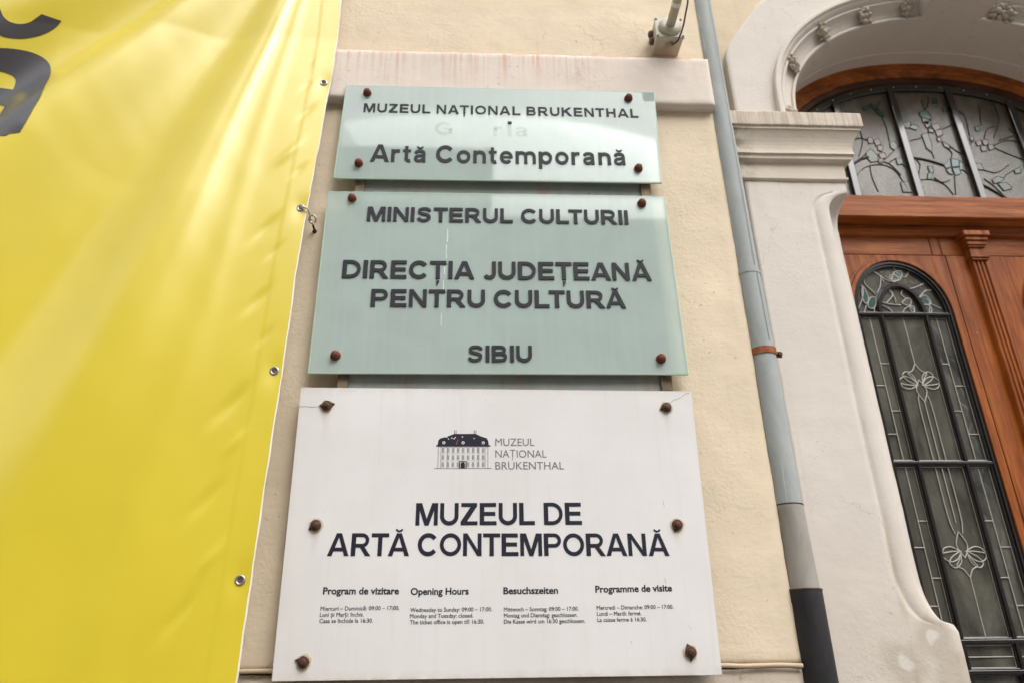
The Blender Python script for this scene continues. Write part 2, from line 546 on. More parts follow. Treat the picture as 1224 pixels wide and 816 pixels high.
# frosted sign glass: a milky layer that lets part of the wall through, and a clear glossy front
def frosted(name, col, fac=0.30, gloss=1.5):
    m = bpy.data.materials.new(name)
    m.use_nodes = True
    t = m.node_tree
    t.nodes.clear()
    out = t.nodes.new('ShaderNodeOutputMaterial')
    df = t.nodes.new('ShaderNodeBsdfDiffuse')
    tr = t.nodes.new('ShaderNodeBsdfTransparent')
    gl = t.nodes.new('ShaderNodeBsdfGlossy')
    gl.inputs['Roughness'].default_value = 0.03
    v = coords(m)
    n = noisef(m, v, 5, 5, 0.6, 0.5)
    st = noisef(m, coords(m, (45, 45, 1.6)), 1.0, 4, 0.6)
    c = mixc(m, ramp(m, n, [(0.3, gray(0)), (0.7, gray(1))]), tuple(x * 0.94 for x in col), tuple(min(1, x * 1.05) for x in col))
    c = mixc(m, ramp(m, st, [(0.5, gray(0)), (0.75, gray(0.30))]), c, tuple(min(1, x * 1.18) for x in col))
    t.links.new(c, df.inputs[0])
    tr.inputs[0].default_value = (0.93, 0.97, 0.95, 1)
    m1 = t.nodes.new('ShaderNodeMixShader')
    m1.inputs[0].default_value = fac
    t.links.new(df.outputs[0], m1.inputs[1])
    t.links.new(tr.outputs[0], m1.inputs[2])
    fr = t.nodes.new('ShaderNodeFresnel')
    fr.inputs[0].default_value = gloss
    m2 = t.nodes.new('ShaderNodeMixShader')
    t.links.new(fr.outputs[0], m2.inputs[0])
    t.links.new(m1.outputs[0], m2.inputs[1])
    t.links.new(gl.outputs[0], m2.inputs[2])
    t.links.new(m2.outputs[0], out.inputs[0])
    return m
M['frost'] = frosted('frosted_sign_glass', (0.72, 0.87, 0.815), 0.48)
M['frostedge'], b = newmat('ground_glass_edge', (0.50, 0.62, 0.50), 0.35, 0.5)
M['ghost'] = frosted('ghost_of_removed_letter', (0.50, 0.52, 0.42), 0.86, 1.0)
for n_ in M['ghost'].node_tree.nodes:
    if n_.type == 'BSDF_TRANSPARENT': n_.inputs[0].default_value = (1, 1, 1, 1)
M['letter'], b = newmat('anthracite_plastic_letter', (0.030, 0.031, 0.038), 0.6, 0.2)
M['residue'], b = newmat('chalky_drip', (0.66, 0.72, 0.68), 0.8, 0.2)

m, b = newmat('white_sign_board', (0.74, 0.725, 0.715), 0.42, 0.35)
v = coords(m)
c = mixc(m, ramp(m, noisef(m, v, 3, 5, 0.6), [(0.35, gray(0)), (0.65, gray(1))]), (0.70, 0.682, 0.67), (0.755, 0.74, 0.73))
sp = ramp(m, noisef(m, v, 120, 2, 0.7), [(0.74, gray(0)), (0.79, gray(0.5))])
c = mixc(m, sp, c, (0.30, 0.16, 0.09))
c = mixc(m, ramp(m, noisef(m, coords(m, (40, 40, 1.5)), 1, 4, 0.6), [(0.55, gray(0)), (0.8, gray(0.25))]), c, (0.60, 0.52, 0.46))
# thin rust weeps below the screws and grime creeping in from the top and bottom edges
tc_ = nn(m, 'ShaderNodeTexCoord')
sx_ = nn(m, 'ShaderNodeSeparateXYZ')
m.node_tree.links.new(tc_.outputs['Object'], sx_.inputs[0])
wv_ = mathn(m, 'MULTIPLY', mathn(m, 'SUBTRACT', noisef(m, coords(m, (9, 9, 9)), 1, 3), 0.5), 0.03)
for (qx, qz, ln) in ((-0.483, 2.44, .13), (0.639, 2.44, .09), (-0.482, 2.05, .11), (0.634, 2.05, .07), (0.634, 1.68, .05), (-0.48, 1.67, .04)):
    ax = mathn(m, 'ABSOLUTE', mathn(m, 'SUBTRACT', mathn(m, 'ADD', sx_.outputs[0], wv_), qx))
    r1 = nn(m, 'ShaderNodeMapRange')
    r1.inputs[1].default_value = 0.016
    r1.inputs[2].default_value = 0.002
    m.node_tree.links.new(ax, r1.inputs[0])
    r2 = nn(m, 'ShaderNodeMapRange')
    r2.inputs[1].default_value = qz - ln
    r2.inputs[2].default_value = qz
    m.node_tree.links.new(sx_.outputs[2], r2.inputs[0])
    up_ = mathn(m, 'LESS_THAN', sx_.outputs[2], qz + 0.01)
    k_ = mathn(m, 'MULTIPLY', mathn(m, 'MULTIPLY', r1.outputs[0], mathn(m, 'POWER', r2.outputs[0], 2.0)), mathn(m, 'MULTIPLY', up_, 0.30))
    c = mixc(m, k_, c, (0.36, 0.20, 0.11))
for (za, zb, kk) in ((2.490, 2.520, 0.22), (1.662, 1.636, 0.32)):
    r1 = nn(m, 'ShaderNodeMapRange')
    r1.inputs[1].default_value = za
    r1.inputs[2].default_value = zb
    m.node_tree.links.new(sx_.outputs[2], r1.inputs[0])
    k_ = mathn(m, 'MULTIPLY', mathn(m, 'MULTIPLY', r1.outputs[0], kk), ramp(m, noisef(m, coords(m), 20, 5, 0.7), [(0.35, gray(0)), (0.6, gray(1))]))
    c = mixc(m, k_, c, (0.42, 0.31, 0.23))
m.node_tree.links.new(c, b.inputs['Base Color'])
bump(m, b, noisef(m, coords(m, (3, 3, 80)), 1, 2, 0.5), 0.06, 0.001)
M['board'] = m
M['boardedge'], b = newmat('brown_board_edge', (0.26, 0.20, 0.17), 0.7, 0.2)
M['print'], b = newmat('dark_navy_print', (0.018, 0.018, 0.032), 0.45, 0.3)
M['printgrey'], b = newmat('grey_print', (0.16, 0.16, 0.18), 0.5, 0.3)
M['printpale'], b = newmat('pale_print', (0.42, 0.41, 0.41), 0.5, 0.3)
M['printorange'], b = newmat('orange_scratch', (0.45, 0.12, 0.04), 0.5, 0.3)
M['chip'], b = newmat('chipped_enamel', (0.60, 0.50, 0.36), 0.7, 0.2)
M['crack'], b = newmat('crack_line', (0.33, 0.29, 0.26), 0.8, 0.2)

m, b = newmat('yellow_vinyl', (0.74, 0.585, 0.03), 0.33, 0.9)
v = coords(m)
c = mixc(m, ramp(m, noisef(m, v, 2.5, 5, 0.6), [(0.3, gray(0)), (0.7, gray(1))]), (0.655, 0.52, 0.020), (0.70, 0.56, 0.028))
m.node_tree.links.new(c, b.inputs['Base Color'])
b.inputs['Coat Weight'].default_value = 0.45
b.inputs['Coat IOR'].default_value = 1.7
b.inputs['Coat Roughness'].default_value = 0.30
wv = noisef(m, coords(m), 900, 2, 0.5)
n1 = bump(m, b, wv, 0.08, 0.0006)
bump(m, b, noisef(m, coords(m, (16, 1, 5), rot=(0, 0.45, 0)), 1.0, 3, 0.5, 0.4), 0.05, 0.004, n1)
M['vinyl'] = m
M['vinylprint'], b = newmat('black_banner_print', (0.020, 0.016, 0.022), 0.36, 0.5)
b.inputs['Coat Weight'].default_value = 0.9
b.inputs['Coat IOR'].default_value = 1.75
b.inputs['Coat Roughness'].default_value = 0.27
M['hem'], b = newmat('white_banner_edge', (0.75, 0.72, 0.66), 0.6, 0.3)
M['plastic'], b = newmat('ivory_plastic', (0.52, 0.48, 0.38), 0.5, 0.4)
M['plasticdirty'], b = newmat('beige_painted_arm', (0.42, 0.38, 0.28), 0.5, 0.4)
M['darkplastic'], b = newmat('dark_plastic', (0.04, 0.035, 0.035), 0.5, 0.4)
M['grommethole'], b = newmat('brown_gland', (0.12, 0.085, 0.07), 0.6, 0.3)
M['cablepaint'], b = newmat('painted_cable', (0.60, 0.47, 0.33), 0.8, 0.2)

def stone_ground(name, col):
    m, b = newmat(name, col, 0.9, 0.2)
    v = coords(m)
    c = mixc(m, noisef(m, v, 3, 6, 0.6), tuple(x * 0.7 for x in col), tuple(x * 1.25 for x in col))
    m.node_tree.links.new(c, b.inputs['Base Color'])
    bump(m, b, noisef(m, v, 30, 4), 0.5, 0.01)
    return m
M['cobble'] = stone_ground('cobbled_street', (0.16, 0.15, 0.14))
M['flag'] = stone_ground('pavement_stone', (0.25, 0.235, 0.215))
M['oppwall'] = plaster('ochre_facade', (0.42, 0.36, 0.27), 0.1, 1, 0.3)
M['oppwall2'] = plaster('grey_facade', (0.36, 0.36, 0.34), 0.1, 1, 0.3)
M['opproof'] = plaster('clay_roof', (0.22, 0.09, 0.055), 0.3, 1, 0.5)
M['oppglass'], b = newmat('window_glass_dark', (0.02, 0.025, 0.03), 0.05, 0.6)
M['oppframe'], b = newmat('white_window_frame', (0.6, 0.6, 0.57), 0.5, 0.3)
# ---------------------------------------------------------------- lettering: a bold grotesque drawn from strokes and polygons
# every glyph = (advance, pieces); cap height 1; a piece is ('p', polygon) or ('s', centre line, half width, closed)
ST, BA = 0.222, 0.178
def rc(x0, z0, x1, z1): return ('p', [(x0, z0), (x1, z0), (x1, z1), (x0, z1)])
def arc(cx, cz, rx, rz, a0, a1, n=14): return [(cx + rx * math.cos(R(a0 + (a1 - a0) * i / n)), cz + rz * math.sin(R(a0 + (a1 - a0) * i / n))) for i in range(n + 1)]
def stroke(p, hw=0.100, closed=False): return ('s', p, hw, closed)
def mirror(poly, w): return ('p', [(w - x, z) for x, z in poly][::-1])
def breve(cx, z): return stroke(arc(cx, z + 0.13, 0.15, 0.13, 195, 345, 10), 0.042)
def comma(cx): return ('p', [(cx - 0.07, -0.10), (cx + 0.07, -0.10), (cx + 0.065, -0.20), (cx - 0.03, -0.36), (cx - 0.075, -0.34), (cx - 0.01, -0.22), (cx - 0.07, -0.22)])
def gA():
    L = [(0, 0), (0.22, 0), (0.515, 0.82), (0.515, 1.0), (0.39, 1.0)]
    return (1.03, [('p', L), mirror(L, 1.03), rc(0.27, 0.21, 0.76, 0.37)])
def gS():
    c = [(0.80, 0.74), (0.76, 0.84), (0.64, 0.905), (0.46, 0.917), (0.28, 0.88), (0.19, 0.78), (0.20, 0.66), (0.31, 0.575), (0.46, 0.535),
         (0.63, 0.49), (0.76, 0.41), (0.78, 0.28), (0.70, 0.16), (0.54, 0.09), (0.36, 0.085), (0.21, 0.14), (0.14, 0.26)]
    c = [(x - 0.03, z) for x, z in c]
    return (0.90, [stroke(smoothpts(c, 3), 0.088)])
def gB(leg=False):
    up_ = [(0.1, 0.917), (0.50, 0.917)] + arc(0.52, 0.725, 0.21, 0.192, 80, -80, 10) + [(0.50, 0.533), (0.1, 0.533)]
    lo = [(0.1, 0.5), (0.54, 0.5)] + arc(0.56, 0.29, 0.235, 0.207, 80, -80, 10) + [(0.54, 0.083), (0.1, 0.083)]
    return (0.92, [rc(0, 0, ST, 1), stroke(up_, 0.083), stroke(lo, 0.083)])
def gP(r=False):
    bowl = [(0.1, 0.917), (0.50, 0.917)] + arc(0.52, 0.685, 0.245, 0.232, 85, -85, 12) + [(0.50, 0.453), (0.1, 0.453)]
    g = [rc(0, 0, ST, 1), stroke(bowl, 0.085)]
    if r: g.append(('p', [(0.36, 0.46), (0.60, 0.46), (0.95, 0), (0.70, 0)]))
    return (0.94 if r else 0.88, g)
def gM():
    L = [(0.1, 0.9), (0.1, 1), (0.29, 1), (0.535, 0.30), (0.535, 0), (0.44, 0)]
    return (1.07, [rc(0, 0, 0.19, 1), rc(0.88, 0, 1.07, 1), ('p', L), mirror(L, 1.07)])
GL = {
    'A': gA(), 'B': gB(),
    'C': (0.97, [stroke(arc(0.50, 0.5, 0.405, 0.412, 38, 322, 26))]),
    'D': (0.94, [rc(0, 0, ST, 1), stroke([(0.1, 0.917), (0.40, 0.917)] + arc(0.42, 0.5, 0.42, 0.417, 88, -88, 16) + [(0.40, 0.083), (0.1, 0.083)], 0.088)]),
    'E': (0.82, [rc(0, 0, ST, 1), rc(0.1, 0.0, 0.82, BA), rc(0.1, 0.42, 0.76, 0.42 + BA), rc(0.1, 1 - BA, 0.80, 1)]),
    'G': (1.02, [stroke(arc(0.50, 0.5, 0.405, 0.412, 38, 345, 26)), rc(0.54, 0.38, 1.0, 0.53), rc(0.83, 0.1, 1.0, 0.5)]),
    'H': (0.90, [rc(0, 0, ST, 1), rc(0.695, 0, 0.90, 1), rc(0.1, 0.42, 0.8, 0.59)]),
    'I': (ST, [rc(0, 0, ST, 1)]),
    'J': (0.66, [stroke([(0.5575, 1), (0.5575, 0.4)] + arc(0.32, 0.33, 0.2375, 0.247, 0, -150, 12), 0.098), ]),
    'K': (0.98, [rc(0, 0, ST, 1), ('p', [(0.12, 0.26), (0.12, 0.53), (0.66, 1), (0.93, 1)]), ('p', [(0.33, 0.56), (0.50, 0.68), (0.98, 0), (0.72, 0)])]),
    'L': (0.76, [rc(0, 0, ST, 1), rc(0.1, 0, 0.76, BA)]),
    'M': gM(),
    'N': (0.90, [rc(0, 0, 0.195, 1), rc(0.705, 0, 0.90, 1), ('p', [(0, 1), (0.205, 1), (0.90, 0), (0.695, 0)])]),
    'O': (1.04, [stroke(arc(0.52, 0.5, 0.425, 0.414, 0, 348, 29), 0.093, True)]),
    'P': gP(), 'R': gP(True), 'S': gS(),
    'T': (0.84, [rc(0, 1 - BA, 0.84, 1), rc(0.315, 0, 0.525, 0.9)]),
    'U': (0.90, [stroke([(0.1, 1), (0.1, 0.40)] + arc(0.45, 0.40, 0.35, 0.31, 184, 356, 16) + [(0.80, 0.40), (0.80, 1)], 0.098)]),
    'Z': (0.82, [rc(0, 0, 0.82, BA), rc(0.03, 1 - BA, 0.79, 1), ('p', [(0.0, 0.15), (0.0, 0.10), (0.26, 0.10), (0.79, 0.85), (0.79, 0.90), (0.53, 0.90)])]),
    # lower case
    'r': (0.48, [rc(0, 0, 0.19, 0.73), stroke(smoothpts([(0.10, 0.42), (0.17, 0.57), (0.30, 0.645), (0.47, 0.63)], 4), 0.085)]),
    't': (0.45, [rc(0, 0.585, 0.44, 0.73), stroke([(0.20, 0.93), (0.20, 0.25)] + arc(0.36, 0.21, 0.16, 0.135, 190, 290, 8), 0.09)]),
    'o': (0.76, [stroke(arc(0.38, 0.365, 0.285, 0.29, 0, 345, 23), 0.088, True)]),
    'n': (0.70, [rc(0, 0, 0.19, 0.73), stroke([(0.10, 0.40)] + arc(0.355, 0.42, 0.25, 0.225, 165, 5, 12) + [(0.605, 0)], 0.093)]),
    'm': (1.13, [rc(0, 0, 0.19, 0.73), stroke([(0.10, 0.42)] + arc(0.33, 0.44, 0.235, 0.205, 160, 5, 10) + [(0.565, 0)], 0.09), stroke([(0.56, 0.42)] + arc(0.80, 0.44, 0.235, 0.205, 160, 5, 10) + [(1.035, 0)], 0.09)]),
    'p': (0.76, [rc(0, -0.27, 0.19, 0.73), stroke(arc(0.40, 0.365, 0.265, 0.285, 0, 345, 23), 0.088, True)]),
    'e': (0.72, [stroke(arc(0.365, 0.365, 0.275, 0.285, 0, 318, 24), 0.086), rc(0.12, 0.305, 0.72, 0.43)]),
    'a': (0.72, [stroke(smoothpts([(0.09, 0.52), (0.17, 0.62), (0.33, 0.655), (0.50, 0.61), (0.55, 0.48), (0.55, 0.25), (0.56, 0.0)], 4), 0.088),
                 stroke(smoothpts([(0.52, 0.41), (0.30, 0.37), (0.13, 0.31), (0.10, 0.18), (0.21, 0.08), (0.38, 0.10), (0.52, 0.23)], 4), 0.078)]),
    'i': (0.19, [rc(0, 0, 0.19, 0.73), ]),
    'l': (0.19, [rc(0, 0, 0.19, 1)]),
}
for k, base, cx, z in (('Ă', 'A', 0.515, 1.09), ('ă', 'a', 0.34, 0.82)):
    GL[k] = (GL[base][0], GL[base][1] + [breve(cx, z)])
GL['Ț'] = (GL['T'][0], GL['T'][1] + [comma(0.42)])
GAP, SPACE = 0.10, 0.44
KERN = {k: v for ks, v in (('RT', -.07), ('TĂ', -.12), ('TA', -.12), ('LT', -.14), ('AT', -.12), ('AȚ', -.10), ('ȚI', -.01), ('UL', .0), ('TE', -.03), ('ȚE', -.03), ('EȚ', -.03), ('CȚ', -.03), ('EA', -.03), ('RA', -.05), ('PO', -.03), ('RĂ', -.05), ('TR', -.02), ('TU', -.02), ('NT', -.02), ('ST', -.02), ('IA', -.03), ('EU', .0), ('NA', -.02), ('OR', .0), ('Ar', -.05), ('AN', -.03)) for k in (ks,)}

def stroke_poly(pts, hw, closed):
    n = len(pts)
    L, Rr = [], []
    for i, p in enumerate(pts):
        if closed: a, b = pts[(i - 1) % n], pts[(i + 1) % n]
        else: a, b = pts[max(i - 1, 0)], pts[min(i + 1, n - 1)]
        dx, dz = b[0] - a[0], b[1] - a[1]
        l = math.hypot(dx, dz) or 1
        nx, nz = -dz / l * hw, dx / l * hw
        L.append((p[0] + nx, p[1] + nz))
        Rr.append((p[0] - nx, p[1] - nz))
    return L, Rr

def glyph_bm(bm, ch, tf, y0, y1, lift=0.00012):
    """tf maps glyph (x, z) to world (x, z)"""
    for i, pc in enumerate(GL[ch][1]):
        yy = y0 - lift * i
        if pc[0] == 'p':
            f = [bm.verts.new((tf(x, z)[0], yy, tf(x, z)[1])) for x, z in pc[1]]
            b = [bm.verts.new((v_.co.x, y1, v_.co.z)) for v_ in f]
            fc = bm.faces.new(f)
            n = len(f)
            for k in range(n): bm.faces.new((f[k], b[k], b[(k + 1) % n], f[(k + 1) % n]))
        else:
            L, Rr = stroke_poly(pc[1], pc[2], pc[3])
            vf = [[bm.verts.new((tf(x, z)[0], yy, tf(x, z)[1])) for x, z in q] for q in (L, Rr)]
            vb = [[bm.verts.new((v_.co.x, y1, v_.co.z)) for v_ in q] for q in vf]
            n = len(L)
            for k in range(n if pc[3] else n - 1):
                j = (k + 1) % n
                bm.faces.new((vf[0][k], vf[0][j], vf[1][j], vf[1][k]))
                bm.faces.new((vf[0][k], vb[0][k], vb[0][j], vf[0][j]))
                bm.faces.new((vf[1][k], vf[1][j], vb[1][j], vb[1][k]))
            if not pc[3]:
                for k in (0, n - 1): bm.faces.new((vf[0][k], vf[1][k], vb[1][k], vb[0][k]))

def line_width(text, gap=GAP, space=SPACE):
    w_ = 0
    for i, ch in enumerate(text):
        w_ += space if ch == ' ' else GL[ch][0] + (gap + KERN.get(text[i:i + 2], 0) if i + 1 < len(text) and text[i + 1] != ' ' else 0)
    return w_

def lettering(text, p0, p1, cap, y, thick, mat, parent, separate=True, gap=GAP, space=SPACE, name='letter'):
    """one line of bold text, its baseline running from p0 to p1 (x, z)"""
    W = line_width(text, gap, space)
    sx = (p1[0] - p0[0]) / W
    sl = (p1[1] - p0[1]) / W
    bm = None if separate else bmesh.new()
    x = 0.0
    for i, ch in enumerate(text):
        if ch == ' ':
            x += space
            continue
        tf = (lambda X: lambda a, b: (p0[0] + (X + a) * sx, p0[1] + (X + a) * sl + b * cap))(x)
        if separate:
            bb = bmesh.new()
            glyph_bm(bb, ch, tf, y - thick, y)
            o = bmobj(name, bb, mat, parent)
        else:
            glyph_bm(bm, ch, tf, y - thick, y)
        x += GL[ch][0] + (gap + KERN.get(text[i:i + 2], 0) if i + 1 < len(text) and text[i + 1] != ' ' else 0)
    if not separate: return bmobj(name, bm, mat, parent)

def smalltext(lines, x0, x1, z, size, lead, y, mat, parent, bold=0.0, slope=0.0, name='lettering', squeeze=None):
    """small print from the built-in face; lines[0] is fitted to run from x0 to x1, the rest share its scale"""
    vs, fs = [], []
    k = None
    for i, t in enumerate(lines):
        c = bpy.data.curves.new('t', 'FONT')
        c.body = t
        c.size = 1
        c.bevel_depth = bold
        c.bevel_resolution = 0
        c.resolution_u = 3
        o = bpy.data.objects.new('t', c)
        COL.objects.link(o)
        bpy.context.view_layer.update()
        me = bpy.data.meshes.new_from_object(o)
        xs = [v_.co.x for v_ in me.vertices]
        if k is None: k = (x1 - x0) / (max(xs) - min(xs))
        xm = min(xs)
        b0 = len(vs)
        for v_ in me.vertices:
            X = x0 + (v_.co.x - xm) * k
            vs.append((X, y - 0.0001 - v_.co.z * size * 0.3, z - i * lead + v_.co.y * size + (X - x0) * slope))
        fs += [tuple(b0 + q for q in p.vertices) for p in me.polygons]
        bpy.data.objects.remove(o)
        bpy.data.curves.remove(c)
        bpy.data.meshes.remove(me)
    return mesh(name, vs, fs, mat, parent)
# ---------------------------------------------------------------- street, pavement
street = box('street', -40, 40, -12, -3.3, -0.30, -0.12, M['cobble'], bev=0)
tag(street, 'cobbled street in front of the museum', kind='structure')
pave = box('pavement', -40, 40, -3.3, 0.6, -0.30, 0.0, M['flag'], bev=0.01)
tag(pave, 'stone pavement along the facade', kind='structure')
pave2 = box('pavement', -40, 40, -14.0, -12, -0.30, 0.0, M['flag'], bev=0.01)
tag(pave2, 'stone pavement on the far side of the street', kind='structure')

# ---------------------------------------------------------------- museum building: plastered wall, pilaster, plinth, portal
bld = empty('museum_building', (0, 0.3, 0), 'cream plastered museum facade with a white arched portal around the wooden door', 'building')
box('wall', -9, 1.30, 0.11, 0.9, 0, 8, M['creamwall'], bld, bev=0)
box('wall', 3.25, 9, 0.11, 0.9, 0, 8, M['creamwall'], bld, bev=0)
box('wall', 1.301, 3.249, 0.11, 0.9, 4.64, 8, M['creamwall'], bld, bev=0)
box('wall', 1.301, 1.47, 0.11, 0.9, 4.42, 4.639, M['creamwall'], bld, bev=0)
box('wall', 3.08, 3.249, 0.11, 0.9, 4.42, 4.639, M['creamwall'], bld, bev=0)
rough_box('pilaster', -1.6, 0.987, 0.0, 0.14, 1.66, 6.4, M['cream'], bld, step=0.022, amp=0.0028, f=5)
rough_box('plinth', -1.7, 0.99, 0.004, 0.14, 0.0, 1.652, M['plinth'], bld, step=0.03, amp=0.006, f=6)
bandp = rough_box('string_course', -1.6, 0.985, -0.042, 0.06, 3.772, 4.035, M['band'], bld, step=0.016, amp=0.0022, f=7)
bandp['label'] = 'pinkish white plaster band with rust runs'

# arch curve of the portal opening
CX, CZ, AA, AB, AN = 2.275, 3.905, 0.86, 0.60, 2.15
Z_IMP = 3.775
def arch_pts(n=56, zlow=Z_IMP, a=AA, b=AB, cz=CZ, e=AN):
    pts = [(CX - a, zlow)]
    pts.append((CX - a, (zlow + cz) / 2))
    for i in range(n + 1):
        t = math.pi * (1 - i / n)
        c, s = math.cos(t), math.sin(t)
        pts.append((CX + a * math.copysign(abs(c) ** (2 / e), c), cz + b * abs(s) ** (2 / e)))
    pts.append((CX + a, (zlow + cz) / 2))
    pts.append((CX + a, zlow))
    return pts
AP = arch_pts()
def normals(pts):
    out = []
    for i in range(len(pts)):
        a, b = pts[max(i - 1, 0)], pts[min(i + 1, len(pts) - 1)]
        dx, dz = b[0] - a[0], b[1] - a[1]
        l = math.hypot(dx, dz)
        out.append((-dz / l, dx / l))        # points away from the opening
    return out
AN_ = normals(AP)
def sweep(name, prof, mat, parent, pts=AP, nrm=AN_, smooth=False, i0=0, i1=None, closed=False):
    """profile (offset outward, Y) along the arch"""
    vs, fs = [], []
    i1 = len(pts) - 1 if i1 is None else i1
    m = len(prof)
    for i in range(i0, i1 + 1):
        for d, y in prof: vs.append((pts[i][0] + nrm[i][0] * d, y, pts[i][1] + nrm[i][1] * d))
    for i in range(i1 - i0):
        for k in range(m if closed else m - 1):
            kk = (k + 1) % m
            fs.append((i * m + k, (i + 1) * m + k, (i + 1) * m + kk, i * m + kk))
    if closed:
        fs.append(tuple(range(m)))
        fs.append(tuple((i1 - i0) * m + k for k in range(m))[::-1])
    return mesh(name, vs, fs, mat, parent, smooth)

portal = empty('stone_portal', (2.275, 0.07, 0), 'white plastered arched portal with moulded capital around the wooden museum door', 'portal')
# flat face of the surround, from the arch out to its broken outline
OUT = [(1.112, Z_IMP), (1.112, 4.16), (1.125, 4.215), (1.215, 4.36), (1.31, 4.50), (1.48, 4.66), (1.78, 4.84), (2.275, 4.92)]
OUT = OUT + [(2 * CX - x, z) for x, z in OUT[-2::-1]]
def resample(poly, n):
    seg = [math.dist(a, b) for a, b in zip(poly, poly[1:])]
    T = sum(seg)
    out = []
    for i in range(n):
        d = T * i / (n - 1)
        j = 0
        while j < len(seg) - 1 and d > seg[j]:
            d -= seg[j]
            j += 1
        t = min(1, d / seg[j])
        out.append((poly[j][0] + (poly[j + 1][0] - poly[j][0]) * t, poly[j][1] + (poly[j + 1][1] - poly[j][1]) * t))
    return out
NS = 150
inn = resample([(p[0] + q[0] * 0.118, p[1] + q[1] * 0.118) for p, q in zip(AP, AN_)], NS)
outr = resample(OUT, NS)
vs, fs = [], []
K = 12
for i in range(NS):
    for k in range(K + 1):
        t = k / K
        vs.append(disp((inn[i][0] * (1 - t) + outr[i][0] * t, 0.07, inn[i][1] * (1 - t) + outr[i][1] * t), 0.0012, 6))
    q = disp((outr[i][0], 0.07, outr[i][1]), 0.0012, 6)
    vs.append((q[0] + (-0.003 if i < NS / 2 else 0.003), 0.074, q[2] + 0.002))
    vs.append((q[0], 0.16, q[2]))
for i in range(NS - 1):
    for k in range(K + 2):
        a = i * (K + 3) + k
        fs.append((a, a + 1, a + K + 4, a + K + 3))
mesh('arch_surround', vs, fs, M['portal'], portal, smooth=True)
sweep('arch_moulding', [(0.122, 0.075), (0.122, 0.046), (0.118, 0.042), (0.104, 0.042), (0.100, 0.046), (0.098, 0.056), (0.090, 0.060), (0.084, 0.070), (0.080, 0.082), (0.078, 0.078), (0.068, 0.078), (0.066, 0.084),
                        (0.064, 0.096), (0.058, 0.108), (0.040, 0.122), (0.020, 0.132), (0.014, 0.133), (0.014, 0.124), (0.004, 0.124), (0.0, 0.130), (0.0, 0.152), (0.004, 0.156), (0.004, 0.34), (0.0, 0.345), (0.0, 0.47)], M['portal'], portal)
# rosettes in the hollow of the moulding, a wedge keystone at the crown
def rosette(x, z, ang, parent):
    bm = bmesh.new()
    rnd = random.Random(int(x * 1000))
    for (u, v_, r_) in [(0, 0, .017)] + [(0.021 * math.cos(t), 0.026 * math.sin(t), .0125) for t in [i * math.pi / 3 for i in range(6)]] + [(0.030 * math.cos(t + .4), 0.040 * math.sin(t + .4), .009) for t in [i * math.pi / 3.5 for i in range(7)]]:
        m4 = Matrix.Translation((u + rnd.uniform(-.003, .003), -r_ * 0.5 + rnd.uniform(-.006, .002), v_ + rnd.uniform(-.003, .003))) @ Matrix.Diagonal((1, 1.0, 1, 1))
        s_ = bmesh.ops.create_icosphere(bm, subdivisions=2, radius=r_, matrix=m4)
    for v in bm.verts: v.co = Vector(disp(v.co + Vector((x, 0, z)), 0.0035, 40)) - Vector((x, 0, z))
    # lean it along the sloping hollow, its long axis across the moulding
    nrm = Vector((math.cos(ang), 0, math.sin(ang)))
    tn = Vector((-math.sin(ang), 0, math.cos(ang)))
    zz = (nrm * 0.85 + Vector((0, -0.62, 0))).normalized()
    yy = zz.cross(tn).normalized()
    if yy.y < 0: yy = -yy
    mm = Matrix((tn, yy, zz)).transposed()
    for v in bm.verts: v.co = mm @ v.co + Vector((x, 0.106, z))
    return bmobj('rosette', bm, M['rosette'], parent, True)
def along(s):
    """point s metres along the arch from its left foot"""
    d = 0
    for i in range(len(AP) - 1):
        l = math.dist(AP[i], AP[i + 1])
        if d + l >= s:
            t = (s - d) / l
            return (AP[i][0] + (AP[i + 1][0] - AP[i][0]) * t, AP[i][1] + (AP[i + 1][1] - AP[i][1]) * t), AN_[i]
        d += l
    return AP[-1], AN_[-1]
TOT = sum(math.dist(a, b) for a, b in zip(AP, AP[1:]))
for s in (0.10, 0.375, 0.625, 0.865, 1.085):
    for side in (0, 1):
        (x, z), n_ = along(s if not side else TOT - s)
        rosette(x + n_[0] * 0.045, z + n_[1] * 0.045, math.atan2(n_[1], n_[0]), portal)
(x, z), n_ = along(TOT / 2 + 0.27)
rosette(x + n_[0] * 0.045, z + n_[1] * 0.045, math.atan2(n_[1], n_[0]), portal)
bm = bmesh.new()
kb = [(2.135, 0.155, 4.503), (2.415, 0.155, 4.503), (2.445, -0.02, 4.497), (2.105, -0.02, 4.497)]
kt = [(2.07, 0.155, 4.80), (2.48, 0.155, 4.80), (2.52, -0.05, 4.82), (2.03, -0.05, 4.82)]
a = [bm.verts.new(p) for p in kb]
b = [bm.verts.new(p) for p in kt]
bm.faces.new(a); bm.faces.new(b[::-1])
for i in range(4): bm.faces.new((a[i], b[i], b[(i + 1) % 4], a[(i + 1) % 4]))
bmesh.ops.bevel(bm, geom=bm.edges[:], offset=0.004, segments=2, affect='EDGES')
bmobj('keystone', bm, M['portal'], portal)

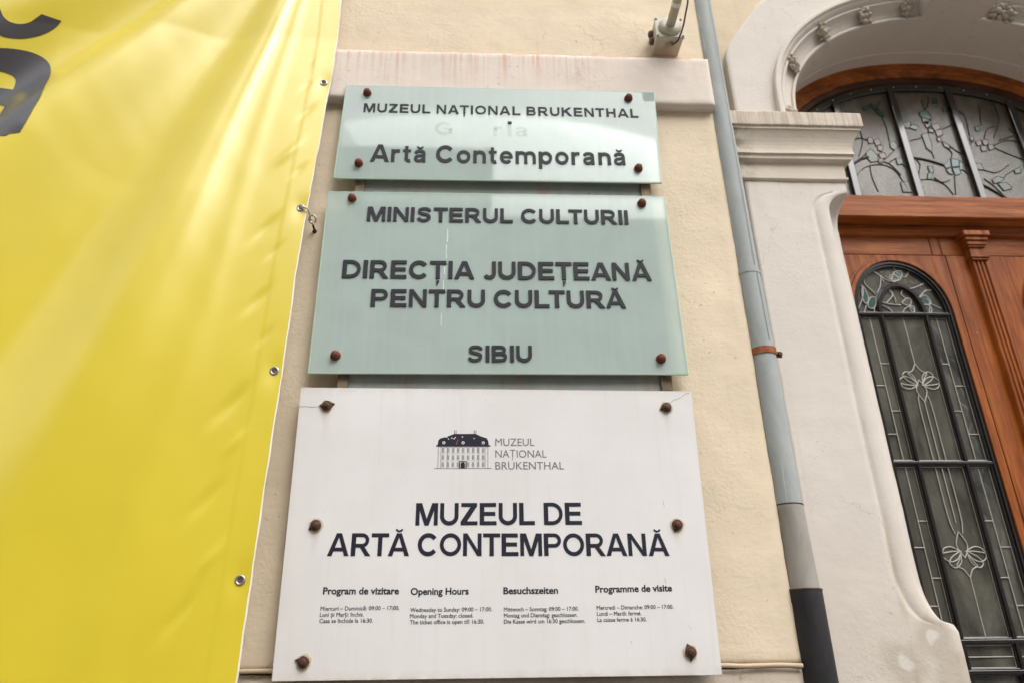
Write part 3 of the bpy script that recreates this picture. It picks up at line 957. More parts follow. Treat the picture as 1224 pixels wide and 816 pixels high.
# pier of the portal, left of the door: hollow chamfer between two stops
def kcut(z):
    t1, t0 = 3.428, 3.33
    b0, b1 = 1.775, 1.95
    if z >= t1 or z <= b0: return 0.0
    if z > t0:
        u = (t1 - z) / (t1 - t0)
        return math.sqrt(max(0, 1 - (1 - u) ** 2))
    if z < b1:
        u = (z - b0) / (b1 - b0)
        return math.sqrt(max(0, 1 - (1 - u) ** 2))
    return 1.0
def pier(name, mirrored):
    zs = [0, 0.5, 1.0, 1.3] + [1.4 + 0.022 * i for i in range(97)]
    zs = [z for z in zs if z < 3.49]
    for z0, z1 in ((3.33, 3.43), (1.775, 1.95)): zs += [z0 + (z1 - z0) * i / 16 for i in range(17)]
    zs = sorted(set(round(z, 4) for z in zs)) + [3.49]
    rows = []
    for z in zs:
        k = kcut(z)
        base = 1.518 if z > 1.775 else 1.518 + 0.014 * min(1, (1.775 - z) / 0.02) ** 0.5
        xa = base - 0.094 * k
        row = [(1.095, 0.16)]
        nx = 20
        xbead = xa - 0.062
        for i in range(nx + 1): row.append((1.095 + (xbead - 0.006 - 1.095) * i / nx, 0.07))
        g = 0.004 * k
        row += [(xbead - 0.002, 0.07 + g), (xbead + 0.006, 0.07 + g), (xbead + 0.012, 0.07), (xbead + 0.035, 0.069), (xa - 0.005, 0.07), (xa, 0.073)]
        for i in range(1, 8):
            t = i / 8
            # quadratic hollow from the arris to the reveal
            p0, p1, p2 = (xa, 0.073), (xa + 0.004 * k, 0.073 + 0.085 * k), (base + 0.0, 0.075 + 0.125 * k)
            row.append(((1 - t) ** 2 * p0[0] + 2 * t * (1 - t) * p1[0] + t * t * p2[0], (1 - t) ** 2 * p0[1] + 2 * t * (1 - t) * p1[1] + t * t * p2[1]))
        row += [(base, 0.078 + 0.125 * k), (base, 0.3), (base, 0.5)]
        rows.append([disp((x, y, z), 0.0018, 5) for x, y in row])
    m = len(rows[0])
    vs = [p for r in rows for p in r]
    if mirrored: vs = [(2 * CX - p[0], p[1], p[2]) for p in vs]
    fs = []
    for i in range(len(rows) - 1):
        for k in range(m - 1): fs.append((i * m + k, i * m + k + 1, (i + 1) * m + k + 1, (i + 1) * m + k))
    return mesh(name, vs, fs, M['portal'], portal, smooth=True)
pier('pier', False)
pier('pier', True)

# capital: stacked profile with returns at both ends
def capital(mirrored):
    lv = [(3.782, 0.0), (3.782, 0.90), (3.781, 0.965), (3.777, 1.0), (3.716, 1.0), (3.712, 0.99), (3.710, 0.90), (3.698, 0.89), (3.696, 0.84), (3.690, 0.79), (3.680, 0.72), (3.665, 0.63), (3.648, 0.555), (3.632, 0.51), (3.616, 0.49),
          (3.604, 0.50), (3.594, 0.53), (3.592, 0.46), (3.590, 0.42), (3.574, 0.40), (3.572, 0.30), (3.568, 0.16), (3.560, 0.115), (3.500, 0.10), (3.497, 0.16), (3.488, 0.16), (3.484, 0.12), (3.480, -0.04), (3.470, -0.04), (3.465, -0.3)]
    vs, fs = [], []
    N1, N2 = 26, 8
    for z, p in lv:
        xl, xr, yf = 1.088 - 0.052 * max(p, 0), 1.512 + 0.095 * p, 0.07 - 0.078 * p
        ring = [(xl, 0.30 - (0.30 - yf) * i / N2) for i in range(N2)] + [(xl + (xr - xl) * i / N1, yf) for i in range(N1)] + [(xr, yf + (0.42 - yf) * i / N2) for i in range(N2 + 1)]
        for x, y in ring: vs.append(disp((x, y, z), 0.0012, 6))
    m = N1 + 2 * N2 + 1
    if mirrored: vs = [(2 * CX - p[0], p[1], p[2]) for p in vs]
    for i in range(len(lv) - 1):
        for k in range(m - 1): fs.append((i * m + k, i * m + k + 1, (i + 1) * m + k + 1, (i + 1) * m + k))
    n = len(vs)
    top = list(range(m, 2 * m))
    fs.append(tuple(top))
    return mesh('capital', vs, fs, M['capital'], portal, smooth=False)
capital(False)
capital(True)

# ---------------------------------------------------------------- the door
door = empty('double_door', (2.275, 0.45, 0), 'orange brown varnished wooden double door with leaded glass panels under an arched stained glass fanlight', 'door')
sweep('arch_frame', [(0.01, 0.52), (0.01, 0.42), (-0.004, 0.416), (-0.045, 0.418), (-0.050, 0.424), (-0.074, 0.428), (-0.078, 0.435), (-0.078, 0.52)], M['wood_arch'], door, closed=True)
sweep('inner_arch_frame', [(-0.0775, 0.52), (-0.0775, 0.434), (-0.084, 0.430), (-0.104, 0.438), (-0.108, 0.446), (-0.112, 0.52)], M['wood_dark'], door, closed=True)
ring = sweep('iron_arch', [(-0.110, 0.52), (-0.110, 0.448), (-0.113, 0.445), (-0.148, 0.445), (-0.151, 0.448), (-0.151, 0.52)], M['blackmetal'], door, closed=True)
s = 0.32
while s < TOT - 0.3:
    (x, z), n_ = along(s)
    bm = bmesh.new()
    bmesh.ops.create_icosphere(bm, subdivisions=1, radius=0.0042, matrix=Matrix.Translation((x - n_[0] * 0.130, 0.443, z - n_[1] * 0.130)))
    bmobj('rivet', bm, M['rivet'], ring, True)
    s += 0.135
# fanlight: five bays of hammered glass between iron bars
def arch_z(x, inset):
    best = None
    for p, q in zip(AP, AN_):
        X, Z = p[0] - q[0] * inset, p[1] - q[1] * inset
        if best is None or abs(X - x) < best[0]: best = (abs(X - x), Z)
    return best[1]
BARS = [1.797, 2.101, 2.405, 2.709]
edges = [CX - 0.735] + BARS + [CX + 0.735]
for a, b in zip(edges, edges[1:]):
    xs = [a + (b - a) * i / 10 for i in range(11)]
    poly = [(a, 3.60), (b, 3.60)] + [(x, max(3.605, arch_z(x, 0.14))) for x in xs[::-1]]
    bm = bmesh.new()
    prism(bm, poly, 0.462, 0.468)
    bmobj('pane', bm, M['pale_glass'], door)
for x in BARS:
    zt = arch_z(x, 0.13)
    box('glazing_bar', x - 0.017, x + 0.017, 0.440, 0.462, 3.60, zt, M['blackmetal'], door, bev=0.003)
# coloured pieces and lead lines, as in the photograph's flowering branches
TEAL = [[(1.942, 4.246), (1.977, 4.258), (1.978, 4.236), (1.946, 4.222)], [(1.986, 4.271), (2.021, 4.256), (2.023, 4.228), (1.997, 4.236)], [(2.002, 4.227), (2.044, 4.217), (2.039, 4.185), (2.015, 4.2)], [(2.23, 4.222), (2.266, 4.239), (2.284, 4.208), (2.282, 4.176), (2.251, 4.18), (2.23, 4.199)], [(2.123, 4.148), (2.164, 4.162), (2.17, 4.134), (2.147, 4.118), (2.121, 4.125)], [(2.167, 4.146), (2.206, 4.127), (2.188, 4.106), (2.157, 4.118)], [(2.321, 4.314), (2.345, 4.323), (2.342, 4.285), (2.318, 4.281)], [(2.04, 3.929), (2.07, 3.925), (2.069, 3.896), (2.041, 3.891)], [(2.189, 3.884), (2.213, 3.884), (2.21, 3.847), (2.191, 3.844)], [(2.181, 3.844), (2.207, 3.844), (2.187, 3.806), (2.169, 3.806)], [(2.451, 4.071), (2.472, 4.077), (2.467, 4.049), (2.45, 4.045)], [(2.416, 3.926), (2.43, 3.909), (2.416, 3.882), (2.406, 3.899)], [(2.618, 3.871), (2.654, 3.887), (2.651, 3.857), (2.621, 3.849)], [(2.496, 4.135), (2.522, 4.143), (2.52, 4.115), (2.496, 4.108)]]
PINK = [[(1.925, 4.05), (1.951, 4.054), (1.949, 4.02), (1.924, 4.016)], [(1.953, 4.035), (1.983, 4.048), (1.985, 4.013), (1.958, 4.002)], [(1.965, 4.005), (1.995, 4.003), (1.981, 3.968), (1.962, 3.975)], [(1.959, 3.953), (1.992, 3.961), (1.997, 3.931), (1.965, 3.923)], [(1.955, 3.923), (1.977, 3.923), (1.969, 3.898), (1.947, 3.9)], [(2.239, 4.159), (2.273, 4.168), (2.276, 4.137), (2.243, 4.123)], [(2.269, 4.14), (2.308, 4.153), (2.319, 4.122), (2.282, 4.103)], [(2.282, 4.103), (2.321, 4.115), (2.316, 4.079), (2.285, 4.067)], [(2.249, 4.12), (2.275, 4.113), (2.272, 4.09), (2.249, 4.095)], [(2.277, 4.059), (2.297, 4.063), (2.301, 4.041), (2.282, 4.035)], [(2.474, 4.041), (2.502, 4.053), (2.5, 4.022), (2.475, 4.015)], [(2.508, 4.05), (2.537, 4.057), (2.536, 4.027), (2.509, 4.019)], [(2.49, 4.011), (2.517, 4.016), (2.517, 3.986), (2.49, 3.981)], [(2.53, 4.02), (2.558, 4.028), (2.555, 3.997), (2.53, 3.989)]]
BLUE = [[(2.271, 3.893), (2.312, 3.931), (2.306, 3.886), (2.278, 3.871)], [(2.318, 3.931), (2.355, 3.928), (2.347, 3.887), (2.311, 3.882)], [(2.356, 3.922), (2.369, 3.903), (2.362, 3.866), (2.344, 3.865)], [(2.276, 3.864), (2.304, 3.879), (2.301, 3.835), (2.286, 3.842)], [(2.31, 3.876), (2.345, 3.88), (2.344, 3.843), (2.313, 3.832)]]
GREEN = [[(1.899, 3.959), (1.929, 3.982), (1.951, 3.945), (1.947, 3.908), (1.911, 3.902), (1.895, 3.929)], [(2.031, 4.022), (2.058, 4.035), (2.066, 4.0), (2.045, 3.977), (2.03, 3.992)], [(2.207, 4.08), (2.241, 4.089), (2.244, 4.028), (2.232, 3.967), (2.211, 3.996)], [(2.491, 3.81), (2.526, 3.832), (2.552, 3.818), (2.527, 3.796), (2.494, 3.788)], [(2.513, 3.788), (2.558, 3.797), (2.578, 3.761), (2.531, 3.746)], [(2.03, 3.785), (2.069, 3.793), (2.071, 3.729), (2.029, 3.728)], [(2.3, 4.037), (2.329, 4.018), (2.331, 3.992), (2.305, 4.006)], [(2.429, 3.904), (2.461, 3.909), (2.468, 3.868), (2.438, 3.87)], [(2.359, 4.25), (2.38, 4.259), (2.382, 4.232), (2.36, 4.224)], [(2.235, 4.191), (2.272, 4.171), (2.255, 4.144), (2.233, 4.159)]]
LEAD = [[(1.827, 3.824), (1.867, 3.866), (1.932, 3.888), (1.991, 3.879), (2.03, 3.836), (2.056, 3.743)], [(1.825, 3.897), (1.897, 3.951)], [(1.857, 3.935), (1.897, 4.034), (1.892, 4.158), (1.873, 4.188)], [(1.901, 3.884), (1.897, 3.811), (1.909, 3.728)], [(1.947, 3.908), (2.001, 3.894), (2.043, 3.829)], [(2.127, 3.934), (2.199, 3.924), (2.272, 3.897)], [(2.362, 3.866), (2.396, 3.822), (2.41, 3.75)], [(2.138, 3.802), (2.187, 3.806), (2.246, 3.776), (2.274, 3.719)], [(2.31, 3.832), (2.286, 3.719)], [(2.232, 3.967), (2.235, 3.934)], [(2.307, 4.006), (2.333, 3.972), (2.318, 3.931)], [(2.329, 4.018), (2.372, 3.97), (2.438, 3.939)], [(2.453, 3.816), (2.49, 3.773), (2.531, 3.706)], [(2.558, 4.005), (2.622, 3.969), (2.689, 3.933)], [(2.453, 4.079), (2.462, 4.205), (2.423, 4.252)], [(2.558, 4.272), (2.532, 4.144)], [(2.045, 3.977), (1.982, 3.919)], [(2.266, 4.239), (2.261, 4.296)], [(2.14, 3.934), (2.153, 3.89), (2.133, 3.831), (2.129, 3.744)], [(2.618, 3.871), (2.571, 3.841), (2.552, 3.818)], [(2.069, 4.0), (2.103, 4.039)], [(2.021, 4.256), (2.058, 4.306)], [(2.522, 4.055), (2.556, 4.121), (2.612, 4.146)], [(2.597, 4.052), (2.683, 4.085)]]
STEM = [[(1.813, 3.879), (1.859, 3.916), (1.905, 3.932)], [(2.13, 3.934), (2.198, 3.921), (2.271, 3.893)], [(2.431, 3.782), (2.481, 3.745), (2.53, 3.703)]]
WLEAD = [[(-0.088, 0.224), (-0.057, 0.197), (-0.02, 0.17), (0.03, 0.174), (0.048, 0.208)], [(-0.051, 0.197), (-0.067, 0.142), (-0.089, 0.107)], [(-0.132, 0.189), (-0.134, 0.154), (-0.106, 0.114), (-0.097, 0.101)], [(-0.032, 0.197), (-0.012, 0.176), (0.016, 0.218)], [(0.06, 0.13), (0.089, 0.137), (0.137, 0.158)], [(0.142, 0.056), (0.185, 0.033)], [(-0.08, 0.067), (-0.052, 0.054), (0.007, 0.048)], [(-0.031, 0.122), (-0.014, 0.088), (-0.014, 0.061)], [(-0.078, 0.047), (-0.047, 0.025), (-0.038, 0.002)], [(0.042, 0.042), (0.057, 0.029), (0.06, 0.009)], [(-0.151, 0.047), (-0.173, 0.0)], [(-0.118, 0.034), (-0.124, 0.003)]]
WLEAF = [[(-0.157, 0.12), (-0.144, 0.134), (-0.137, 0.1), (-0.134, 0.08), (-0.147, 0.053), (-0.161, 0.066)], [(-0.145, 0.047), (-0.125, 0.083), (-0.101, 0.08), (-0.114, 0.038), (-0.136, 0.029)], [(-0.015, 0.19), (0.012, 0.202), (0.026, 0.18), (-0.003, 0.163)], [(0.092, 0.076), (0.123, 0.099), (0.142, 0.081), (0.142, 0.056), (0.107, 0.052)], [(0.103, 0.047), (0.134, 0.047), (0.14, 0.023), (0.123, 0.006), (0.104, 0.01)], [(0.013, 0.058), (0.042, 0.082), (0.058, 0.069), (0.042, 0.045)], [(0.043, 0.039), (0.06, 0.042), (0.06, 0.018), (0.047, 0.013)], [(0.005, 0.207), (0.042, 0.224), (0.047, 0.202), (0.029, 0.185)]]
BREVE = [[(-1.9086, 4.1013), (-1.8926, 4.0714), (-1.8686, 4.0488), (-1.8382, 4.0419), (-1.813, 4.0473), (-1.7922, 4.0603), (-1.7753, 4.0806), (-1.7583, 4.1025), (-1.6848, 4.0867), (-1.7027, 4.0538), (-1.731, 4.0219), (-1.7666, 3.9973), (-1.8092, 3.9797), (-1.8467, 3.9739), (-1.8855, 3.978), (-1.9414, 4.0035), (-1.9893, 4.064), (-2.0226, 4.1336), (-1.951, 4.1698)]]
BIGA = [[(-1.8765, 3.9212), (-1.8392, 3.9265), (-1.7945, 3.9273), (-1.754, 3.9198), (-1.7206, 3.9036), (-1.697, 3.8817), (-1.677, 3.8447), (-1.6467, 3.7568), (-1.6112, 3.6286), (-1.6126, 3.5447), (-1.618, 3.4849), (-1.6271, 3.4303), (-1.6583, 3.4191), (-1.6848, 3.407), (-1.8461, 3.4247), (-1.9882, 3.4911), (-2.0526, 3.5568), (-2.0597, 3.6391), (-2.0244, 3.7031), (-1.9381, 3.7351), (-1.8427, 3.7411), (-1.793, 3.7348), (-1.7922, 3.7564), (-1.796, 3.7846), (-1.8106, 3.8043), (-1.8325, 3.814), (-1.8594, 3.8186), (-1.9208, 3.8095), (-1.9785, 3.7857), (-2.0519, 3.8532), (-1.9674, 3.9018)], [(-1.7771, 3.6258), (-1.7601, 3.5749), (-1.7539, 3.5244), (-1.8478, 3.5616), (-1.9224, 3.5951), (-1.9329, 3.6311), (-1.8995, 3.6524), (-1.8124, 3.6492)]]
LEAD += [[(1.841, 4.033), (1.887, 4.049), (1.922, 4.035)], [(1.989, 3.894), (2.04, 3.929)], [(2.066, 3.894), (2.093, 3.845), (2.091, 3.787)], [(2.282, 4.176), (2.243, 4.089)], [(2.323, 4.115), (2.383, 4.147), (2.43, 4.18)], [(2.141, 4.04), (2.201, 4.057)], [(2.469, 4.049), (2.406, 4.001), (2.372, 3.97)], [(2.562, 4.02), (2.635, 4.053), (2.722, 4.04)], [(2.468, 3.868), (2.526, 3.854), (2.602, 3.901)], [(1.924, 4.19), (1.853, 4.094)], [(2.023, 4.228), (2.037, 4.13), (2.032, 4.03)], [(2.264, 4.231), (2.3, 4.297), (2.302, 4.329)], [(2.641, 4.291), (2.634, 4.178), (2.576, 4.067)], [(2.113, 4.125), (2.081, 4.039), (2.095, 3.978)], [(2.203, 3.818), (2.238, 3.79), (2.279, 3.805)], [(2.377, 3.895), (2.429, 3.904)], [(2.671, 4.132), (2.704, 4.07)], [(2.43, 4.18), (2.415, 4.268), (2.432, 4.309)]]
def glass_piece(p, mat, parent, y=0.4585, outline=True):
    bm = bmesh.new()
    prism(bm, p, y, y + 0.0035)
    o = bmobj('glass_piece', bm, mat, parent)
    if outline:
        bm = bmesh.new()
        add_tube(bm, [(x, y, z) for x, z in p + p[:1]], 0.0016, 5)
        bmobj('came', bm, M['darklead'], parent)
    return o
branch = empty('stained_glass_branches', (2.2, 0.46, 3.9), parent=door)
for lst, mt in ((TEAL, 'tealglass'), (PINK, 'pinkglass'), (BLUE, 'blueglass'), (GREEN, 'greenglass')):
    for p in lst: glass_piece(p, M[mt], branch)
for p in LEAD:
    tube('came', [(x, 0.4595, z) for x, z in smoothpts(p, 5)], 0.0021, M['darklead'], branch, 5)
for p in STEM:
    tube('stem', [(x, 0.4595, z) for x, z in smoothpts(p, 5)], 0.0055, M['darklead'], branch, 6)
# a second spray behind the right-hand bays, outside what the photograph shows
# transom beam
box('transom_beam', 1.43, 3.12, 0.362, 0.52, 3.522, 3.636, M['wood_h'], door, bev=0.004)
box('transom_beam', 1.43, 3.12, 0.430, 0.52, 3.470, 3.521, M['wood_h'], door, bev=0.006)

# door leaf
HW, SP, AH, WZ0 = 0.216, 3.075, 0.258, 1.10
def warch(hw, ah, n=20, cx=0.0, sp=SP):
    return [(cx + hw * math.cos(math.pi * i / n), sp + ah * math.sin(math.pi * i / n) ** 0.95) for i in range(n + 1)]
def ringpoly(bm, hw0, ah0, hw1, ah1, cx, y0, y1, zb, n=24):
    """arched ring from half width hw1 (inner) to hw0 (outer), open at the foot"""
    A = [(cx + hw0, zb)] + warch(hw0, ah0, n, cx) + [(cx - hw0, zb)]
    B = [(cx + hw1, zb)] + warch(hw1, ah1, n, cx) + [(cx - hw1, zb)]
    va = [[bm.verts.new((x, y, z)) for x, z in q] for q, y in ((A, y0), (B, y0), (A, y1), (B, y1))]
    for i in range(len(A) - 1):
        bm.faces.new((va[0][i], va[0][i + 1], va[1][i + 1], va[1][i]))
        bm.faces.new((va[0][i], va[2][i], va[2][i + 1], va[0][i + 1]))
        bm.faces.new((va[1][i], va[1][i + 1], va[3][i + 1], va[3][i]))
        bm.faces.new((va[2][i], va[3][i], va[3][i + 1], va[2][i + 1]))
TUL = [[(0, 0), (0.018, -0.030), (0.040, -0.042), (0.030, -0.058), (0.012, -0.085)],
       [(0.012, -0.092), (0.020, -0.055), (0.045, -0.036), (0.063, -0.046), (0.066, -0.058)],
       [(0.008, -0.098), (0.030, -0.068), (0.060, -0.058), (0.083, -0.072), (0.086, -0.088)],
       [(0.066, -0.058), (0.048, -0.078), (0.012, -0.098)],
       [(0.086, -0.088), (0.074, -0.108), (0.046, -0.114), (0.012, -0.098)],
       [(0.084, -0.090), (0.050, -0.096), (0.012, -0.098)],
       [(0, -0.072), (0.018, -0.105), (0.020, -0.130), (0.0, -0.172)]]
def tulip(cx, z0, flip, name, parent, y=0.4665):
    bm = bmesh.new()
    for c in TUL:
        for s_ in (-1, 1):
            p = [(cx + s_ * x, y, z0 + (-z if flip else z)) for x, z in smoothpts(c, 5)]
            add_tube(bm, p, 0.0026, 6)
    return bmobj(name, bm, M['lead'], parent, True)
def leaf(cx, side):
    root = empty('door_leaf', (cx, 0.45, 0), parent=door)
    Y0 = 0.452
    # spandrel board with the arched opening
    A = [(cx - 0.262, WZ0), (cx - 0.262, 3.372), (cx + 0.262, 3.372), (cx + 0.262, WZ0)]
    o = [(cx + HW + 0.008, WZ0)] + warch(HW + 0.008, AH + 0.008, 28, cx) + [(cx - HW - 0.008, WZ0)]
    n = len(o)
    bm = bmesh.new()
    front = []
    for i, (x, z) in enumerate(o):
        # matching point on the board outline, by direction
        if z <= SP: q = (cx + math.copysign(0.262, x - cx), z)
        else:
            dx, dz = x - cx, z - SP
            t = min(0.262 / max(abs(dx), 1e-6), (3.372 - SP) / max(dz, 1e-6))
            q = (cx + dx * t, SP + dz * t)
        front.append(q)
    va = [[bm.verts.new((x, y, z)) for x, z in q] for q, y in ((o, Y0), (front, Y0), (o, Y0 + 0.03))]
    for i in range(n - 1):
        bm.faces.new((va[0][i], va[0][i + 1], va[1][i + 1], va[1][i]))
        bm.faces.new((va[0][i], va[2][i], va[2][i + 1], va[0][i + 1]))
    for xs in (-1, 1):   # corner fillers
        zc = SP + (3.372 - SP)
        k = [i for i in range(n - 1) if (abs(front[i][0] - cx) > 0.2619) != (abs(front[i + 1][0] - cx) > 0.2619) and front[i][1] > SP and (front[i][0] - cx) * xs > 0]
        for i in k: bm.faces.new((va[1][i], va[1][i + 1], bm.verts.new((cx + xs * 0.262, Y0, 3.372))))
    bmobj('spandrel', bm, M['wood_v'], root)
    # raised bead round the opening, with its step
    bm = bmesh.new()
    ringpoly(bm, HW + 0.034, AH + 0.034, HW + 0.022, AH + 0.022, cx, Y0 - 0.008, Y0 + 0.01, WZ0)
    ringpoly(bm, HW + 0.020, AH + 0.020, HW + 0.004, AH + 0.004, cx, Y0 - 0.014, Y0 + 0.02, WZ0)
    bmobj('arched_moulding', bm, M['wood_v'], root)
    for xs in (-1, 1):
        box('stile', *sorted((cx + xs * 0.264, cx + xs * 0.372)), Y0 - 0.003, Y0 + 0.04, 0.02, 3.372, M['wood_v'], root, bev=0.002)
    box('top_rail', cx - 0.372, cx + 0.205 * 1, Y0 - 0.001, Y0 + 0.04, 3.375, 3.475, M['wood_h'], root, bev=0.002)
    box('top_rail', cx + 0.2085, cx + 0.252, Y0 - 0.0015, Y0 + 0.04, 3.375, 3.475, M['wood_v'], root, bev=0.002)
    box('top_rail', cx + 0.2555, cx + 0.372, Y0 - 0.001, Y0 + 0.04, 3.375, 3.475, M['wood_h'], root, bev=0.002)
    box('bottom_panel', cx - 0.262, cx + 0.262, Y0, Y0 + 0.04, 0.02, WZ0, M['wood_v'], root, bev=0.002)
    box('bottom_panel', cx - 0.19, cx + 0.19, Y0 - 0.018, Y0 + 0.01, 0.25, WZ0 - 0.12, M['wood_v'], root, bev=0.012)
    # iron window frame, mullions and bars
    bm = bmesh.new()
    ringpoly(bm, HW + 0.005, AH + 0.005, HW - 0.010, AH - 0.010, cx, 0.446, 0.48, WZ0)
    ringpoly(bm, HW - 0.009, AH - 0.009, HW - 0.019, AH - 0.019, cx, 0.453, 0.48, WZ0)
    ringpoly(bm, 0.107, 0.150, 0.093, 0.136, cx, 0.452, 0.478, SP)
    ringpoly(bm, 0.112, 0.155, 0.088, 0.131, cx, 0.458, 0.478, SP)
    bmobj('window_frame', bm, M['blackmetal'], root)
    for xs in (-1, 1):
        bm = bmesh.new()
        add_box(bm, cx + xs * 0.100 - 0.006, cx + xs * 0.100 + 0.006, 0.449, 0.478, WZ0, SP, 0.002)
        add_box(bm, cx + xs * 0.100 - 0.012, cx + xs * 0.100 + 0.012, 0.456, 0.478, WZ0, SP, 0.002)
        bmobj('mullion', bm, M['blackmetal'], root)
    for z in (SP - 0.004, 2.406, 1.742, 1.640, 1.20):
        bm = bmesh.new()
        add_box(bm, cx - HW + 0.004, cx + HW - 0.004, 0.4475, 0.478, z - 0.006, z + 0.006, 0.002)
        add_box(bm, cx - HW + 0.004, cx + HW - 0.004, 0.4545, 0.478, z - 0.012, z + 0.012, 0.002)
        bmobj('glazing_bar', bm, M['blackmetal'], root)
    # panes
    def pane(poly, mat='leafglass', y=0.469):
        bm = bmesh.new()
        # each hand-cut pane sits at a slightly different tilt
        prism(bm, poly, y, y + 0.004)
        d1, d2 = random.uniform(-0.03, 0.03), random.uniform(-0.03, 0.03)
        mx = sum(p[0] for p in poly) / len(poly)
        mz = sum(p[1] for p in poly) / len(poly)
        for v in bm.verts: v.co.y += max(-0.004, min(0.004, (v.co.x - mx) * d1 + (v.co.z - mz) * d2 * 0.5))
        bmobj('pane', bm, M[mat], root)
    pane([(cx + 0.205, SP)] + warch(0.205, 0.247, 20, cx) + [(cx - 0.205, SP)])
    for a, b, y in ((-0.205, -0.1, 0), (-0.1, 0.1, 0), (0.1, 0.205, 0)):
        for z0, z1 in ((2.406, SP), (1.742, 2.406), (1.64, 1.742), (1.20, 1.64)):
            pane([(cx + a, z0), (cx + b, z0), (cx + b, z1), (cx + a, z1)])
    # pale lead cames: side strips with staggered joints
    y = 0.4665
    def line(pts, name='came', r_=0.0023): tube(name, [(cx + x, y, z) for x, z in pts], r_, M['lead'], root, 6)
    for xs in (-1, 1):
        for z0, z1, inner, outer in ((2.418, 3.062, (2.842, 2.63), (2.742, 2.53)), (1.754, 2.395, (2.178, 1.965), (2.078, 1.865))):
            line([(xs * 0.150, z0), (xs * 0.150, z1)])
            line([(xs * 0.194, z0), (xs * 0.194, z1)], r_=0.002)
            line([(xs * 0.114, z0), (xs * 0.114, z1)], r_=0.0014)
            for z in inner: line([(xs * 0.112, z), (xs * 0.150, z)])
            for z in outer: line([(xs * 0.150, z), (xs * 0.196, z)])
            line([(xs * 0.112, z1 - 0.003), (xs * 0.196, z1 - 0.003)], r_=0.002)
            line([(xs * 0.112, z0 + 0.003), (xs * 0.196, z0 + 0.003)], r_=0.002)
    for z0, z1 in ((2.418, 3.062), (1.754, 2.395), (1.652, 1.731)):
        for xs in (-1, 1): line([(xs * 0.0865, z0), (xs * 0.0865, z1)], r_=0.0016)
        line([(-0.0865, z0 + 0.002), (0.0865, z0 + 0.002)], r_=0.002)
        line([(-0.0865, z1 - 0.002), (0.0865, z1 - 0.002)], r_=0.002)
    line([(-0.0865, 1.69), (0.0865, 1.69)])
    for xs in (-1, 1): line([(xs * 0.112, 1.69), (xs * 0.196, 1.69)])
    line([(0, 3.06), (0, 2.842)])
    tulip(cx, 2.842, False, 'tulip', root)
    tulip(cx, 1.966, True, 'tulip', root)
    line([(0, 1.966), (0, 1.756)])
    for x in (-0.026, 0.0, 0.026):
        e0 = 2.690 if x == 0 else 2.70
        line(smoothpts([(x * 0.7, e0 - (0.02 if x == 0 else 0)), (x, e0 - 0.05), (x, 2.42)], 4))
        line([(x, 2.394), (x, 2.17)] if x == 0 else smoothpts([(x, 2.394), (x, 2.20), (x * 0.6, 2.13)], 4))
    # leafy leading in the arched head
    for p in WLEAD + [[(-0.19, 0.03), (-0.165, 0.075), (-0.15, 0.12), (-0.155, 0.16)], [(-0.095, 0.235), (-0.06, 0.20), (-0.045, 0.165)], [(0.015, 0.245), (0.03, 0.205), (0.06, 0.19), (0.085, 0.225)],
                      [(0.10, 0.09), (0.135, 0.12), (0.165, 0.125)], [(0.125, 0.01), (0.14, 0.06), (0.13, 0.085)], [(-0.035, 0.14), (-0.02, 0.10), (-0.055, 0.06)], [(0.035, 0.13), (0.02, 0.10), (0.045, 0.075)], [(0.0, 0.0), (0.02, 0.03), (0.05, 0.045)]]:
        line(smoothpts([(x * 1.0, z + SP) for x, z in p], 5), r_=0.0027)
    for i, p in enumerate(WLEAF):
        q = [(cx + x, z + SP) for x, z in p]
        bm = bmesh.new()
        prism(bm, q, 0.4655, 0.469)
        bmobj('glass_piece', bm, M['leafgreen' if i in (0, 1, 3, 4, 7) else 'leafglass'], root)
        tube('came', [(x, 0.465, z) for x, z in smoothpts(q, 4, True)] + [(q[0][0], 0.465, q[0][1])], 0.0024, M['lead'], root, 6)
    return root
leaf(1.872, -1)
leaf(2 * 2.275 - 1.872, 1)
# meeting post between the leaves, a slender fluted pilaster
post = empty('door_pilaster', (2.268, 0.43, 0), parent=door)
px = 2.268
bm = bmesh.new()
prof = []
hw = 0.034
# fluted section: three grooves
sec = [(-hw, 0.46), (-hw, 0.424), (-hw + 0.004, 0.420)]
for c in (-0.019, 0.0, 0.019):
    sec += [(c - 0.0065, 0.420), (c - 0.0035, 0.427), (c + 0.0035, 0.427), (c + 0.0065, 0.420)]
sec += [(hw - 0.004, 0.420), (hw, 0.424), (hw, 0.46)]
bot = [bm.verts.new((px + x, y, 0.9)) for x, y in sec]
top = [bm.verts.new((px + x, y, 3.335)) for x, y in sec]
for i in range(len(sec) - 1): bm.faces.new((bot[i], bot[i + 1], top[i + 1], top[i]))
bmobj('shaft', bm, M['wood_v'], post)
for (z0, z1, w_, y) in ((3.330, 3.340, 0.040, 0.412), (3.3405, 3.350, 0.045, 0.406), (3.3505, 3.395, 0.034, 0.418), (3.3955, 3.405, 0.041, 0.410), (3.4055, 3.425, 0.046, 0.404), (3.4255, 3.445, 0.053, 0.396), (3.4455, 3.470, 0.062, 0.386)):
    box('pilaster_capital', px - w_, px + w_, y, 0.46, z0, z1, M['wood_v'], post, bev=0.003)
box('pilaster_base', px - 0.045, px + 0.045, 0.405, 0.46, 0.02, 0.9, M['wood_v'], post, bev=0.004)
box('threshold', 1.4, 3.15, 0.36, 0.75, 0.0, 0.03, M['flag'], door, bev=0.004)
box('hall_shadow_panel', 1.40, 3.15, 0.52, 0.60, 0.03, 4.52, M['wood_dark'], door, bev=0)
